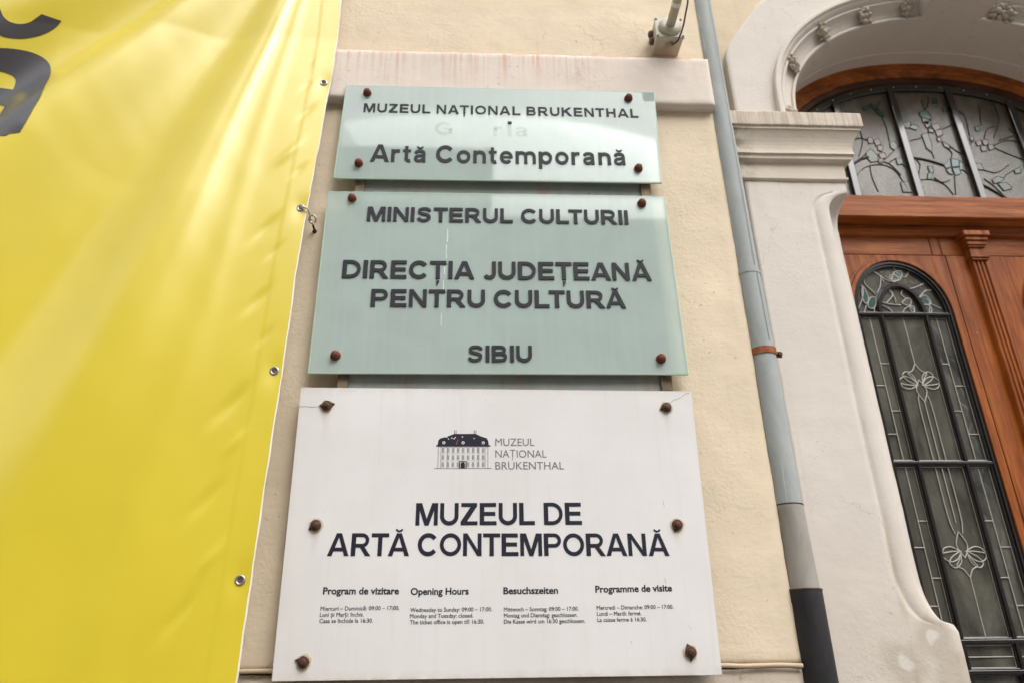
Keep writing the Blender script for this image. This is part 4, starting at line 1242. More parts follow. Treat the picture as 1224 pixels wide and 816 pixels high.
# ---------------------------------------------------------------- rainwater pipe
PX, PY, PR = 1.030, 0.022, 0.0445
pipe = empty('downpipe', (PX, PY, 0), 'grey zinc rainwater pipe between the cream pilaster and the white portal', 'downpipe')
tube('pipe_section', [(PX - 0.016, PY, 6.5), (PX - 0.010, PY, 3.55), (PX - 0.006, PY, 3.002)], PR - 0.002, M['zinc'], pipe, 28)
tube('pipe_section', [(PX - 0.006, PY, 3.006), (PX, PY, 2.66), (PX, PY, 2.135)], PR, M['zinc'], pipe, 28)
tube('pipe_section', [(PX - 0.006, PY, 3.000), (PX - 0.006, PY, 3.014)], PR + 0.0018, M['zinc'], pipe, 28)
tube('sleeve', [(PX, PY, 2.141), (PX, PY, 2.128), (PX + 0.002, PY, 2.12), (PX + 0.005, PY, 1.86)], [PR + 0.0015, PR + 0.002, PR + 0.0005, PR + 0.004], M['sleeve'], pipe, 28)
cip = tube('cast_iron_pipe', [(PX + 0.003, PY, 1.876), (PX + 0.003, PY, 1.84), (PX + 0.004, PY, 1.835), (PX + 0.006, PY, 0.0)], [PR + 0.011, PR + 0.011, PR + 0.010, PR + 0.010], M['castiron'], pipe, 28)
tube('pipe_rim', [(PX + 0.003, PY, 1.8765), (PX + 0.003, PY, 1.872)], [PR + 0.0125, PR + 0.0125], M['darkrust'], pipe, 28)
tube('pipe_rim', [(PX, PY, 2.1385), (PX, PY, 2.1415)], [PR + 0.0030, PR + 0.0030], M['darkrust'], pipe, 28)
for s_ in range(2): tube('pipe_seam', [(PX + 0.012 - 0.002 * s_, PY - PR * 0.965, (3.0, 6.4)[s_]), (PX + 0.016 - 0.006 * s_, PY - PR * 0.955, (2.72, 3.03)[s_])], 0.0012, M['zinc'], pipe, 6)
clip = tube('pipe_clip', [(PX, PY, 2.672), (PX, PY, 2.697)], PR + 0.0035, M['rustband'], pipe, 28)
bm = bmesh.new()
add_box(bm, PX + PR - 0.004, PX + PR + 0.022, PY - 0.008, PY - 0.003, 2.668, 2.692, 0.001)
bmobj('clip_lug', bm, M['rustband'], clip)
bm = bmesh.new()
add_lathe(bm, [(0.009, -0.002), (0.009, 0.006), (0.006, 0.009)], 8, (PX + PR + 0.013, PY - 0.010, 2.679))
bmobj('clip_bolt', bm, M['darkrust'], clip)

# ---------------------------------------------------------------- steel frame and cement panel behind the signs
fr = empty('sign_mounting_frame', (0.1, 0, 2.9), 'grey cement panel with brown steel uprights behind the glass signs', 'sign frame')
rough_box('backing_panel', -0.45, 0.655, -0.021, 0.03, 1.72, 3.765, M['cement'], fr, step=0.03, amp=0.0008)
for a, b in ((-0.462, -0.425), (0.636, 0.676)):
    box('upright_bar', a, b, -0.031, 0.02, 1.70, 3.80, M['bar'], fr, bev=0.003)

# ---------------------------------------------------------------- glass signs
def cap_nut(x, z, y, parent, mat='rust', r_=0.0165):
    rod = tube('standoff', [(x, y + 0.03, z), (x, 0.02, z)], 0.006, M['rust'], parent, 8)
    bm = bmesh.new()
    rr = random.uniform(0.94, 1.06)
    add_lathe(bm, [(r_ * 1.0 * rr, -0.002), (r_ * 1.05 * rr, 0.002), (r_ * 0.98, 0.006), (r_ * 0.90, 0.008), (r_ * 0.88, 0.013), (r_ * 0.76, 0.018), (r_ * 0.46, 0.0215), (r_ * 0.1, 0.0225)], 14)
    for v in bm.verts: v.co = Vector(disp(v.co + Vector((x, 0, z)), 0.0007, 60)) - Vector((x, 0, z))
    return bmobj('cap_nut', bm, M[mat], parent, True, loc=(x, y, z))

def glass_sign(corners, label, bolts, name='glass_sign'):
    """corners TL, TR, BR, BL in (x, z)"""
    cx = sum(c[0] for c in corners) / 4
    root = empty(name, (cx, -0.05, corners[3][1]), label, 'sign', group='frosted glass signs on the pilaster')
    bm = bmesh.new()
    prism(bm, corners, -0.050, -0.042)
    bmesh.ops.recalc_face_normals(bm, faces=bm.faces[:])
    o = bmobj('glass_plate', bm, M['frost'], root)
    # ground edges all round, a touch proud
    bm = bmesh.new()
    n = 4
    for i in range(4):
        a, b = Vector((corners[i][0], corners[i][1])), Vector((corners[(i + 1) % 4][0], corners[(i + 1) % 4][1]))
        add_tube(bm, [(a.x, -0.0462, a.y), (b.x, -0.0462, b.y)], 0.0043, 6)
    bmobj('ground_edge', bm, M['frostedge'], root)
    for x, z in bolts: cap_nut(x, z, -0.050, root)
    return root
g1 = glass_sign([(-0.526, 3.826), (0.727, 3.826), (0.713, 3.374), (-0.538, 3.370)], 'topmost frosted glass sign, the smaller one reading Muzeul National and Arta Contemporana', [(-0.441, 3.786), (0.618, 3.790), (-0.450, 3.436), (0.629, 3.437)])
g2 = glass_sign([(-0.552, 3.304), (0.716, 3.308), (0.727, 2.577), (-0.555, 2.574)], 'taller frosted glass sign with bold dark letters Ministerul Culturii, in the middle of the stack', [(-0.463, 3.274), (0.628, 3.273), (-0.471, 2.635), (0.639, 2.631)])
YG = -0.0502
lettering('MUZEUL NAȚIONAL BRUKENTHAL', (-0.450, 3.690), (0.652, 3.692), 0.044, YG, 0.0015, M['letter'], g1, gap=0.19, space=0.58)
lettering('Artă Contemporană', (-0.409, 3.447), (0.586, 3.452), 0.082, YG, 0.002, M['letter'], g1, gap=0.15, space=0.50)
lettering('MINISTERUL CULTURII', (-0.402, 3.176), (0.570, 3.178), 0.062, YG, 0.0038, M['letter'], g2, gap=0.13, space=0.50)
lettering('DIRECȚIA JUDEȚEANĂ', (-0.474, 2.935), (0.636, 2.938), 0.072, YG, 0.0038, M['letter'], g2, gap=0.12, space=0.46)
lettering('PENTRU CULTURĂ', (-0.366, 2.822), (0.533, 2.825), 0.068, YG, 0.0038, M['letter'], g2, gap=0.12, space=0.46)
lettering('SIBIU', (-0.026, 2.616), (0.194, 2.617), 0.060, YG, 0.0038, M['letter'], g2, gap=0.13)
# what is left of a removed line: pale ghosts of letters and one dark dot
for t, a, b in (('G', -0.165, -0.095), ('r', 0.065, 0.100), ('i', 0.122, 0.137), ('a', 0.152, 0.205)):
    o = lettering(t, (a, 3.583), (b, 3.583), 0.066, YG, 0.0004, M['ghost'], g1, separate=False, name='ghost_letter')
box('letter_dot', 0.122, 0.138, YG - 0.004, YG, 3.644, 3.656, M['letter'], g1, bev=0.001)
# chalky drips down the larger sign
rnd = random.Random(3)
for (x, z0, z1, w_) in ((-0.105, 3.145, 3.09, .0032), (-0.108, 3.08, 3.02, .0022), (-0.112, 2.985, 2.955, .003), (-0.115, 2.93, 2.89, .0022), (-0.119, 2.80, 2.75, .002)):
    n = 6
    pts = [(x + rnd.uniform(-.001, .001), z0 + (z1 - z0) * i / n) for i in range(n + 1)]
    L = [(p[0] - w_ * rnd.uniform(.2, .6), p[1]) for p in pts]
    Rr = [(p[0] + w_ * rnd.uniform(.5, 1), p[1]) for p in pts]
    bm = bmesh.new()
    prism(bm, L + Rr[::-1], YG - 0.0004, YG)
    bmobj('drip_mark', bm, M['residue'], g2)

# ---------------------------------------------------------------- white board sign
wc = [(-0.573, 2.520), (0.730, 2.512), (0.720, 1.636), (-0.564, 1.636)]
ws_ = empty('white_board_sign', (0.08, -0.05, 1.636), 'large white museum sign with opening hours in four languages, lowest on the pilaster', 'sign')
N, K2 = 40, 28
def wpt(u, v_):
    x = (wc[3][0] * (1 - u) + wc[2][0] * u) * (1 - v_) + (wc[0][0] * (1 - u) + wc[1][0] * u) * v_
    z = (wc[3][1] * (1 - u) + wc[2][1] * u) * (1 - v_) + (wc[0][1] * (1 - u) + wc[1][1] * u) * v_
    return x, z
vs, fs = [], []
YB = -0.052
for j in range(K2 + 1):
    for i in range(N + 1):
        x, z = wpt(i / N, j / K2)
        vs.append((x, YB, z))
for j in range(K2):
    for i in range(N):
        a = j * (N + 1) + i
        fs.append((a, a + 1, a + N + 2, a + N + 1))
mesh('board', vs, fs, M['board'], ws_)
bm = bmesh.new()
inset = [(x, z) for x, z in wc]
f = [bm.verts.new((x, YB, z)) for x, z in inset]
g = [bm.verts.new((x, YB + 0.010, z)) for x, z in inset]
for i in range(4): bm.faces.new((f[i], g[i], g[(i + 1) % 4], f[(i + 1) % 4]))
bm.faces.new(g)
bmobj('board_edge', bm, M['boardedge'], ws_)
YP = YB - 0.0004
lettering('MUZEUL DE', (-0.180, 2.067), (0.336, 2.067), 0.069, YP, 0.0003, M['print'], ws_, separate=False, name='printed_line', gap=0.10, space=0.44)
lettering('ARTĂ CONTEMPORANĂ', (-0.441, 1.977), (0.601, 1.971), 0.068, YP, 0.0003, M['print'], ws_, separate=False, name='printed_line', gap=0.09, space=0.40)
PK = dict(mat=M['print'], parent=ws_, y=YP)
smalltext(['Program de vizitare'], -0.443, -0.220, 1.868, 0.0275, 0.03, bold=0.030, slope=-0.008, name='printed_heading', **PK)
smalltext(['Opening Hours'], -0.186, -0.014, 1.864, 0.0275, 0.03, bold=0.030, name='printed_heading', **PK)
smalltext(['Besuchszeiten'], 0.089, 0.253, 1.864, 0.0275, 0.03, bold=0.030, name='printed_heading', **PK)
smalltext(['Programme de visite'], 0.365, 0.598, 1.866, 0.0275, 0.03, bold=0.030, slope=0.008, name='printed_heading', **PK)
smalltext(['Miercuri – Duminică: 09:00 – 17:00.', 'Luni și Marți: închis.', 'Casa se închide la 16:30.'], -0.446, -0.217, 1.822, 0.0165, 0.0170, bold=0.012, name='printed_hours', **PK)
smalltext(['Wednesday to Sunday: 09:00 – 17:00.', 'Monday and Tuesday: closed.', 'The ticket office is open till 16:30.'], -0.185, 0.055, 1.816, 0.0165, 0.0170, bold=0.012, name='printed_hours', **PK)
smalltext(['Mittwoch – Sonntag: 09:00 – 17:00.', 'Montag und Dienstag: geschlossen.', 'Die Kasse wird um 16:30 geschlossen.'], 0.090, 0.312, 1.815, 0.0165, 0.0170, bold=0.012, name='printed_hours', **PK)
smalltext(['Mercredi – Dimanche: 09:00 – 17:00.', 'Lundi – Mardi: fermé.', 'La caisse ferme à 16:30.'], 0.366, 0.597, 1.817, 0.0165, 0.0170, bold=0.012, slope=0.004, name='printed_hours', **PK)
for i, (t, x1) in enumerate((('MUZEUL', 0.194), ('NAȚIONAL', 0.232), ('BRUKENTHAL', 0.287))):
    smalltext([t], 0.067, x1, 2.321 - 0.039 * i, 0.036, 0.03, bold=0.0, mat=M['printgrey'], parent=ws_, y=YP, name='printed_name')

# the palace drawing in the logo, printed line art
logo = empty('palace_logo', (-0.037, YP, 2.245), parent=ws_)
def flat(name, polys, mat, y, parent=logo):
    vs, fs = [], []
    for p in polys:
        b0 = len(vs)
        vs += [(x, y, z) for x, z in p]
        fs.append(tuple(range(b0, b0 + len(p))))
    return mesh(name, vs, fs, mat, parent)
def r4(x0, z0, x1, z1): return [(x0, z0), (x1, z0), (x1, z1), (x0, z1)]
LX0, LX1, LZ0, LZ1 = -0.117, 0.044, 2.2465, 2.319
flat('facade_outline', [r4(-0.127, 2.2455, 0.055, 2.2472), r4(LX0, LZ0, LX0 + 0.0016, LZ1), r4(LX1 - 0.0016, LZ0, LX1, LZ1), r4(LX0 + 0.009, LZ0, LX0 + 0.010, LZ1), r4(LX1 - 0.010, LZ0, LX1 - 0.009, LZ1),
                       r4(LX0 + 0.03, LZ0, LX0 + 0.031, LZ1), r4(LX1 - 0.031, LZ0, LX1 - 0.030, LZ1)], M['printgrey'], YP - 0.0001)
flat('facade_line', [r4(LX0, LZ1 - 0.024, LX1, LZ1 - 0.0232), r4(LX0, LZ1 - 0.048, LX1, LZ1 - 0.0472), r4(LX0, LZ1 - 0.003, LX1, LZ1 - 0.0015)], M['printpale'], YP - 0.0002)
win, half = [], []
for j in range(3):
    for i in range(9):
        if j == 0 and i == 4: continue
        x = LX0 + 0.0125 + i * 0.0161
        z = LZ0 + 0.004 + j * 0.0235
        win.append(r4(x, z, x + 0.0018, z + 0.0155))
        win.append(r4(x + 0.0058, z, x + 0.0074, z + 0.0155))
        win.append(r4(x + 0.0018, z + 0.0138, x + 0.0058, z + 0.0155))
        half.append(r4(x + 0.0018, z + 0.002, x + 0.0058, z + 0.012))
flat('drawn_window', win, M['printgrey'], YP - 0.0003)
flat('drawn_pane', half, M['printpale'], YP - 0.00025)
flat('drawn_door', [[(-0.044, LZ0), (-0.030, LZ0), (-0.030, LZ0 + 0.015), (-0.033, LZ0 + 0.020), (-0.041, LZ0 + 0.020), (-0.044, LZ0 + 0.015)], r4(-0.049, LZ0, -0.046, LZ0 + 0.021), r4(-0.028, LZ0, -0.025, LZ0 + 0.021), r4(-0.049, LZ0 + 0.0215, -0.025, LZ0 + 0.0235)], M['print'], YP - 0.0004)
flat('drawn_roof', [[(-0.124, 2.3185), (0.052, 2.3185), (0.051, 2.3225), (0.046, 2.3235), (0.044, 2.338), (0.040, 2.346), (0.020, 2.353), (0.003, 2.361), (-0.066, 2.361), (-0.088, 2.352), (-0.112, 2.345), (-0.117, 2.338), (-0.119, 2.3235), (-0.123, 2.3225)],
                    r4(-0.0655, 2.361, -0.0635, 2.373), r4(-0.0605, 2.361, -0.0590, 2.373), r4(-0.002, 2.361, 0.0, 2.373), r4(0.0035, 2.361, 0.005, 2.373)], M['print'], YP - 0.0002)
dm = []
for cx_ in (-0.099, -0.037, 0.028):
    dm.append([(cx_ + 0.0050 * math.cos(t * math.pi / 5), 2.331 + 0.0052 * math.sin(t * math.pi / 5)) for t in range(10)])
for (x, z) in ((-0.092, 2.348), (-0.086, 2.342), (-0.075, 2.345), (-0.068, 2.343), (-0.041, 2.349), (-0.003, 2.344), (-0.064, 2.347)): dm.append(r4(x, z, x + 0.0035, z + 0.0035))
for q_ in dm: flat('drawn_dormer', [q_], M['board'], YP - 0.0005)
dd = [[(cx_ + 0.0026 * math.cos(t * math.pi / 5), 2.3305 + 0.0030 * math.sin(t * math.pi / 5)) for t in range(10)] for cx_ in (-0.099, -0.037, 0.028)]
for q_ in dd: flat('dormer_pane', [q_], M['printgrey'], YP - 0.0007)
flat('orange_scratch', [[(-0.060, 2.325), (-0.058, 2.325), (-0.052, 2.342), (-0.054, 2.342)]], M['printorange'], YP - 0.0007)

# screws of the white board, each in a chipped and torn hole
def board_screw(x, z, chips, ang, parent):
    rnd = random.Random(int((x + z) * 999))
    bm = bmesh.new()
    n = 16
    prism(bm, [((0.021 + rnd.uniform(-.002, .003)) * math.cos(2 * math.pi * i / n) + x, (0.021 + rnd.uniform(-.002, .003)) * math.sin(2 * math.pi * i / n) + z) for i in range(n)], YB - 0.0018, YB)
    bmobj('chipped_rim', bm, M['chip'], parent)
    bm = bmesh.new()
    c, s_ = math.cos(ang), math.sin(ang)
    star = []
    m_ = 9
    for i in range(m_):
        a = 2 * math.pi * i / m_
        rr = 0.0155 + rnd.uniform(-.001, .002) + (0.009 if i in chips else 0)
        star.append((x + rr * math.cos(a + ang), z + rr * math.sin(a + ang)))
    prism(bm, star, YB - 0.0040, YB)
    bmobj('torn_washer', bm, M['darkrust'], parent)
    bm = bmesh.new()
    add_lathe(bm, [(0.0170, 0.003), (0.0168, 0.008), (0.0145, 0.0095), (0.0095, 0.010), (0.009, 0.0135), (0.0065, 0.0155), (0.002, 0.016)], 12)
    for v in bm.verts: v.co = Vector(disp(v.co + Vector((x, 0, z)), 0.0008, 60)) - Vector((x, 0, z))
    bmobj('screw', bm, M['darkrust'], parent, False, loc=(x, YB, z))
    tube('standoff', [(x, YB + 0.012, z), (x, 0.01, z)], 0.006, M['rust'], parent, 8)
for x, z, ch, a in ((-0.483, 2.455, (4, 0), 0.3), (0.639, 2.453, (5,), 0.0), (-0.482, 2.068, (5,), 0.2), (0.634, 2.065, (6,), 0.1), (-0.480, 1.684, (4,), 0.1), (0.634, 1.697, (2, 6), 0.5)):
    board_screw(x, z, ch, a, ws_)
def crack(pts, w_=0.0009):
    bm = bmesh.new()
    prism(bm, [(p[0], p[1] + w_) for p in pts] + [(p[0], p[1] - w_) for p in pts[::-1]], YB - 0.0004, YB)
    bmobj('crack', bm, M['crack'], ws_)
crack([(-0.572, 2.452), (-0.55, 2.4535), (-0.53, 2.451), (-0.508, 2.453)])
crack([(0.652, 2.470), (0.668, 2.480), (0.69, 2.488), (0.71, 2.503), (0.724, 2.506)])

for (x, z, l) in ((0.596, 2.14, .018), (0.578, 1.905, .015), (0.46, 1.73, .008), (0.64, 1.765, .004)):
    bm = bmesh.new()
    prism(bm, [(x, z), (x + 0.0012, z), (x + 0.004, z - l), (x + 0.003, z - l)], YB - 0.0004, YB)
    bmobj('scuff', bm, M['crack'], ws_)

# ---------------------------------------------------------------- cable on the plinth ledge
rnd = random.Random(5)
pts = [(-0.70 + i * 0.06, -0.006 + rnd.uniform(-.002, .002), 1.661 + rnd.uniform(-.003, .003)) for i in range(29)]
cab = tube('ledge_cable', smoothpts([(p[0], p[1], p[2]) for p in pts if p[0] < 0.985], 3), 0.0065, M['cablepaint'])
tag(cab, 'thin painted cable along the plinth ledge under the white board sign', 'cable')

# ---------------------------------------------------------------- bracket box above the band
bk = empty('camera_bracket', (0.81, -0.05, 4.08), 'ivory junction box with round flange and arm, standing just above the plaster band', 'bracket')
box('junction_box', 0.752, 0.868, -0.094, 0.008, 4.083, 4.186, M['plastic'], bk, bev=0.005)
box('box_lid', 0.749, 0.871, -0.106, -0.0945, 4.079, 4.190, M['plastic'], bk, bev=0.004)
bm = bmesh.new()
add_lathe(bm, [(0.047, -0.006), (0.048, 0.010), (0.044, 0.016), (0.030, 0.019)], 28, (0.812, -0.106, 4.138))
bmobj('flange', bm, M['plastic'], bk, True)
bm = bmesh.new()
add_tube(bm, [(0.812, -0.12, 4.136), (0.813, -0.36, 4.150)], [0.0195, 0.0185], 8)
bmobj('arm', bm, M['plasticdirty'], bk)
box('arm_joint', 0.785, 0.846, -0.43, -0.35, 4.125, 4.19, M['plasticdirty'], bk, bev=0.01)
tube('arm_tape', [(0.8125, -0.215, 4.1415), (0.8125, -0.235, 4.1427)], 0.0212, M['hem'], bk, 8)
for x, z in ((0.757, 4.087), (0.863, 4.087), (0.757, 4.182), (0.863, 4.182)):
    bm = bmesh.new()
    add_lathe(bm, [(0.0052, -0.001), (0.0052, 0.002), (0.003, 0.0025)], 8, (x, -0.106, z))
    bmobj('lid_screw', bm, M['darkplastic'], bk)
tube('wire', smoothpts([(0.826, -0.31, 4.13), (0.848, -0.26, 4.125), (0.852, -0.20, 4.11), (0.850, -0.150, 4.085), (0.838, -0.105, 4.062), (0.822, -0.075, 4.070)], 6), 0.0036, M['darkplastic'], bk, 6)
bm = bmesh.new()
add_lathe(bm, [(0.017, 4.084), (0.017, 4.074), (0.012, 4.066), (0.006, 4.064)], 14, (0.818, -0.062, 0), axis='Z')
bmobj('cable_gland', bm, M['plasticdirty'], bk, True)
for y, z in ((-0.048, 4.155), (-0.050, 4.113)):
    bm = bmesh.new()
    add_lathe(bm, [(0.0165, -0.754), (0.0165, -0.740), (0.012, -0.735), (0.004, -0.734)], 14, (0, 0, 0), axis='Z')
    for v in bm.verts: v.co = Vector((-v.co.z, v.co.y + y, v.co.x + z))
    bmobj('side_gland', bm, M['grommethole'], bk, True)

# ---------------------------------------------------------------- yellow banner
FX, FZ = -0.66, 5.10
KN = [(0, 0.3), (38, 0.4), (50.5, -1.0), (59, 1.0), (70.5, -1.0), (78.5, 0.45), (84, 0.1), (90, 0.10), (130, 0)]
def fold(x, z):
    dx, dz = FX - x, FZ - z
    r_ = math.hypot(dx, dz)
    th = math.degrees(math.atan2(dz, dx))
    th += 1.0 * noise.noise(Vector((x * 0.9, 3, z * 0.9)))
    for (a, ha), (b, hb) in zip(KN, KN[1:]):
        if a <= th <= b:
            t = (th - a) / (b - a)
            t = t * t * (3 - 2 * t)
            g = ha + (hb - ha) * t
            break
    else: g = 0
    low = max(0.0, min(1.0, (z - 1.5) / 1.1))
    k = 0.28 + 0.72 * low * low * (3 - 2 * low)
    h = 0.030 * min(r_, 1.9) * g * k
    # one sharp crease running down from the corner
    c = (th - 80.2) / 0.75
    h += 0.004 * math.exp(-c * c) * max(0, min(1, (2.6 - r_) / 1.2))
    c = (th - 84.0) / 1.2
    h += 0.005 * math.exp(-c * c)
    # slack: slow steep waves low down
    h += 0.007 * noise.noise(Vector(((x + 0.25 * z) * 2.2, 7, z * 0.5)))
    h += 0.0007 * noise.noise(Vector(((x + 0.6 * z) * 9, 1, z * 3)))
    return h
PUCK = [(-0.655, 3.93, 0.02), (-0.675, 3.80, 0.03), (-0.66, 3.66, 0.035), (-0.70, 3.45, 0.05), (-0.66, 3.36, 0.03), (-0.74, 3.10, 0.05), (-0.70, 3.00, 0.03), (-0.73, 2.80, 0.045), (-0.69, 2.66, 0.03), (-0.76, 2.42, 0.06), (-0.72, 2.30, 0.035), (-0.78, 2.12, 0.05), (-0.74, 1.95, 0.04), (-0.80, 1.80, 0.05)]
GROM = [(-0.619, 4.46), (-0.614, 3.818), (-0.632, 3.190), (-0.641, 2.540), (-0.650, 1.892), (-0.655, 1.25)]
def edge_x(z):
    e = -0.586 - 0.030 * max(0, min(1, (3.9 - z) / 0.8)) - 0.006 * max(0, min(1, (3.1 - z) / 1.2))
    return e + 0.0035 * noise.noise(Vector((0, 0, z * 5))) + 0.0012 * noise.noise(Vector((0, 3, z * 22)))
def bpos(x, z):
    t = (3.95 - z) / 2.3
    y = -0.062 - 0.135 * max(-0.05, t)
    d = max(0.0, edge_x(z) - x)
    fade = min(1.0, d / 0.25)
    y -= fold(x, z) * (0.12 + 0.88 * fade) + 0.06 * min(1.0, d / 1.1) ** 1.3
    for (px_, pz, s_) in PUCK:
        # small diagonal dents beside the hem
        u = (x - px_) * 0.80 + (z - pz) * 0.60
        v = -(x - px_) * 0.60 + (z - pz) * 0.80
        u, v = (x - px_) * 0.55 + (z - pz) * 0.83, -(x - px_) * 0.83 + (z - pz) * 0.55
        q = (u / (s_ * 1.3)) ** 2 + (v / (s_ * 0.33)) ** 2
        if q < 9: y -= 0.0045 * (s_ / 0.04) * math.exp(-q) * (1 if int(pz * 100) % 2 else -1)
    # the hem is welded double and lies flatter, with a faint line
    if d < 0.075: y -= 0.0012
    for gx, gz in GROM:
        q = ((x - gx) / 0.03) ** 2 + ((z - gz) / 0.05) ** 2
        if q < 9: y += 0.004 * math.exp(-q)
    return (x, y, z)
ban = empty('yellow_banner', (-1.4, -0.1, 1.0), 'large yellow vinyl banner with a dark letter, hanging left of the signs', 'banner')
nz, nx = 340, 190
vs, fs = [], []
for j in range(nz + 1):
    z = 1.05 + (5.35 - 1.05) * j / nz
    xe = edge_x(z)
    for i in range(nx + 1):
        t = i / nx
        x = xe - 2.1 * (1 - t) ** 1.25
        vs.append(bpos(x, z))
for j in range(nz):
    for i in range(nx):
        a = j * (nx + 1) + i
        fs.append((a, a + 1, a + nx + 2, a + nx + 1))
mesh('sheet', vs, fs, M['vinyl'], ban, smooth=True)
vs, fs = [], []
for j in range(nz + 1):
    z = 1.05 + (5.35 - 1.05) * j / nz
    xe = edge_x(z)
    p = bpos(xe, z)
    w_ = 0.0035 + 0.002 * noise.noise(Vector((5, 0, z * 9)))
    vs += [p, (p[0] + w_, p[1] + 0.001, z), (p[0] + w_, p[1] + 0.004, z), (p[0] - 0.08, p[1] + 0.005, z)]
for j in range(nz):
    for k in range(3):
        a = j * 4 + k
        fs.append((a, a + 1, a + 5, a + 4))
mesh('hem', vs, fs, M['hem'], ban, smooth=True)
for (gx, gz) in GROM:
    p = bpos(gx, gz)
    bm = bmesh.new()
    bmesh.ops.create_cone  # (kept simple: a turned ring)
    rings = []
    for r_, h in ((0.0075, 0.0), (0.0085, 0.003), (0.0115, 0.0042), (0.0145, 0.003), (0.0155, 0.0)):
        rings.append([bm.verts.new((r_ * math.cos(2 * math.pi * k / 24), -h, r_ * math.sin(2 * math.pi * k / 24))) for k in range(24)])
    for a, b in zip(rings, rings[1:]):
        for k in range(24): bm.faces.new((a[k], a[(k + 1) % 24], b[(k + 1) % 24], b[k]))
    g = bmobj('grommet', bm, M['steel'], ban, True, loc=(p[0], p[1] - 0.001, p[2]))
    bm = bmesh.new()
    add_lathe(bm, [(0.0078, -0.001), (0.0078, 0.0006)], 20)
    bmobj('grommet_hole', bm, M['grommethole'], g, False, loc=(p[0], p[1] - 0.001, p[2]))
# printed letter, laid on the folds
CORNERS = [BREVE[0][i] for i in (7, 8)] + [BIGA[0][i] for i in (11, 21, 28, 29)] + [BIGA[1][i] for i in (0, 7)]
def banner_print(polys, name):
    c = bpy.data.curves.new('t', 'CURVE')
    c.dimensions = '2D'
    c.fill_mode = 'BOTH'
    for p in polys:
        k0 = [i for i, v in enumerate(p) if v in CORNERS]
        p = p[k0[0]:] + p[:k0[0]] + [p[k0[0]]]
        ks = [i for i, v in enumerate(p) if v in CORNERS]
        q = []
        for a, b in zip(ks, ks[1:]): q += smoothpts(p[a:b + 1], 4)[:-1]
        s_ = c.splines.new('POLY')
        s_.points.add(len(q) - 1)
        for pt, v in zip(s_.points, q): pt.co = (v[0], v[1], 0, 1)
        s_.use_cyclic_u = True
    o = bpy.data.objects.new('t', c)
    COL.objects.link(o)
    bpy.context.view_layer.update()
    me = bpy.data.meshes.new_from_object(o)
    bpy.data.objects.remove(o)
    bm = bmesh.new()
    bm.from_mesh(me)
    bpy.data.meshes.remove(me)
    bmesh.ops.remove_doubles(bm, verts=bm.verts[:], dist=1e-5)
    x0, x1 = min(v.co.x for v in bm.verts), max(v.co.x for v in bm.verts)
    z0, z1 = min(v.co.y for v in bm.verts), max(v.co.y for v in bm.verts)
    step = 0.018
    for ax, lo, hi in ((0, x0, x1), (1, z0, z1)):
        k = lo + step
        while k < hi:
            co = [0, 0, 0]; no = [0, 0, 0]
            co[ax] = k; no[ax] = 1
            bmesh.ops.bisect_plane(bm, geom=bm.verts[:] + bm.edges[:] + bm.faces[:], plane_co=co, plane_no=no, dist=1e-6)
            k += step
    for v in bm.verts:
        p = bpos(v.co.x, v.co.y)
        v.co = (p[0], p[1] - 0.0022, p[2])
    return bmobj(name, bm, M['vinylprint'], ban, True)
banner_print(BREVE, 'printed_accent')
banner_print(BIGA, 'printed_letter')

# eye screw in the wall and the cord that ties the banner to it
eye = empty('eye_screw', (-0.600, 0.0, 3.165), 'small steel eye screw in the wall that holds the banner cord', 'eye screw')
bm = bmesh.new()
add_tube(bm, [(-0.600, 0.01, 3.160), (-0.602, -0.028, 3.170)], 0.0042, 8)
add_lathe(bm, [(0.008, 0.0), (0.009, 0.003), (0.006, 0.006)], 10, (-0.600, 0.001, 3.160))
bmobj('shank', bm, M['darkrust'], eye, True)
bm = bmesh.new()
pts = [(-0.602 + 0.0125 * math.cos(t), -0.043 - 0.005 * math.sin(t), 3.185 + 0.014 * math.sin(t)) for t in [math.radians(-60 + 340 * i / 24) for i in range(25)]]
add_tube(bm, pts, 0.0031, 8)
bmobj('eye_ring', bm, M['steel'], eye, True)
gp = bpos(-0.632, 3.190)
cord = empty('banner_cord', (gp[0], gp[1], gp[2]), 'short white cord knotted between the banner grommet and the eye screw', 'cord')
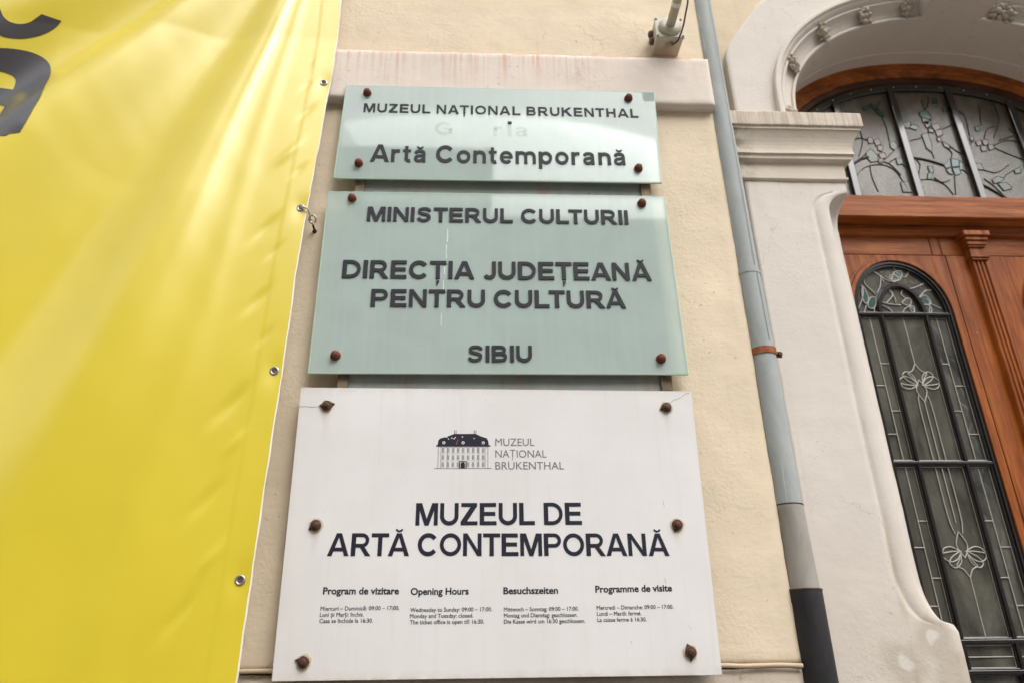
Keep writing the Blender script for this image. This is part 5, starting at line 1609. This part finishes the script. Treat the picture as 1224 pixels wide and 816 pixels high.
bm = bmesh.new()
add_tube(bm, smoothpts([(gp[0], gp[1] + 0.004, gp[2]), (gp[0] + 0.004, gp[1] - 0.010, gp[2] - 0.001), (gp[0] + 0.014, gp[1] - 0.012, gp[2] - 0.004), (gp[0] + 0.028, gp[1] - 0.004, gp[2] - 0.010), (-0.602, -0.062, 3.172)], 5), 0.0034, 8)
bmobj('strand', bm, M['cord'], cord, True)
bm = bmesh.new()
bmesh.ops.create_icosphere(bm, subdivisions=2, radius=0.0072, matrix=Matrix.Translation((-0.603, -0.066, 3.170)))
for v in bm.verts: v.co = Vector(disp(v.co, 0.002, 120))
bmobj('knot', bm, M['cord'], cord, True)

# ---------------------------------------------------------------- houses across the street, seen only as reflections in the glass
def house(x0, x1, h, wallm, label, nwin):
    root = empty('town_house', ((x0 + x1) / 2, -14, 0), label, 'house')
    box('facade', x0, x1, -20, -14, 0, h, M[wallm], root, bev=0)
    bm = bmesh.new()
    v = [bm.verts.new(p) for p in ((x0 - .1, -13.6, h), (x1 + .1, -13.6, h), (x1 + .1, -17, h + 2.6), (x0 - .1, -17, h + 2.6), (x0 - .1, -20.4, h), (x1 + .1, -20.4, h))]
    for q in ((0, 1, 2, 3), (3, 2, 5, 4), (0, 3, 4), (1, 5, 2), (0, 4, 5, 1)): bm.faces.new([v[i] for i in q])
    bmobj('roof', bm, M['opproof'], root)
    for fl in range(3):
        for i in range(nwin):
            wx = x0 + (x1 - x0) * (i + 0.5) / nwin
            z0 = 1.2 + fl * (h - 0.8) / 3
            f = box('window_frame', wx - 0.62, wx + 0.62, -14.02, -13.95, z0 - 0.08, z0 + 1.75, M['oppframe'], root, bev=0)
            for s_ in (-1, 1): box('window_pane', wx + s_ * 0.27 - 0.24, wx + s_ * 0.27 + 0.24, -13.96, -13.945, z0, z0 + 1.67, M['oppglass'], f, bev=0)
house(-14, 0.35, 14.6, 'oppwall', 'tall ochre town house across the street', 6)
house(0.4, 14, 12.2, 'oppwall2', 'lower grey town house across the street', 6)
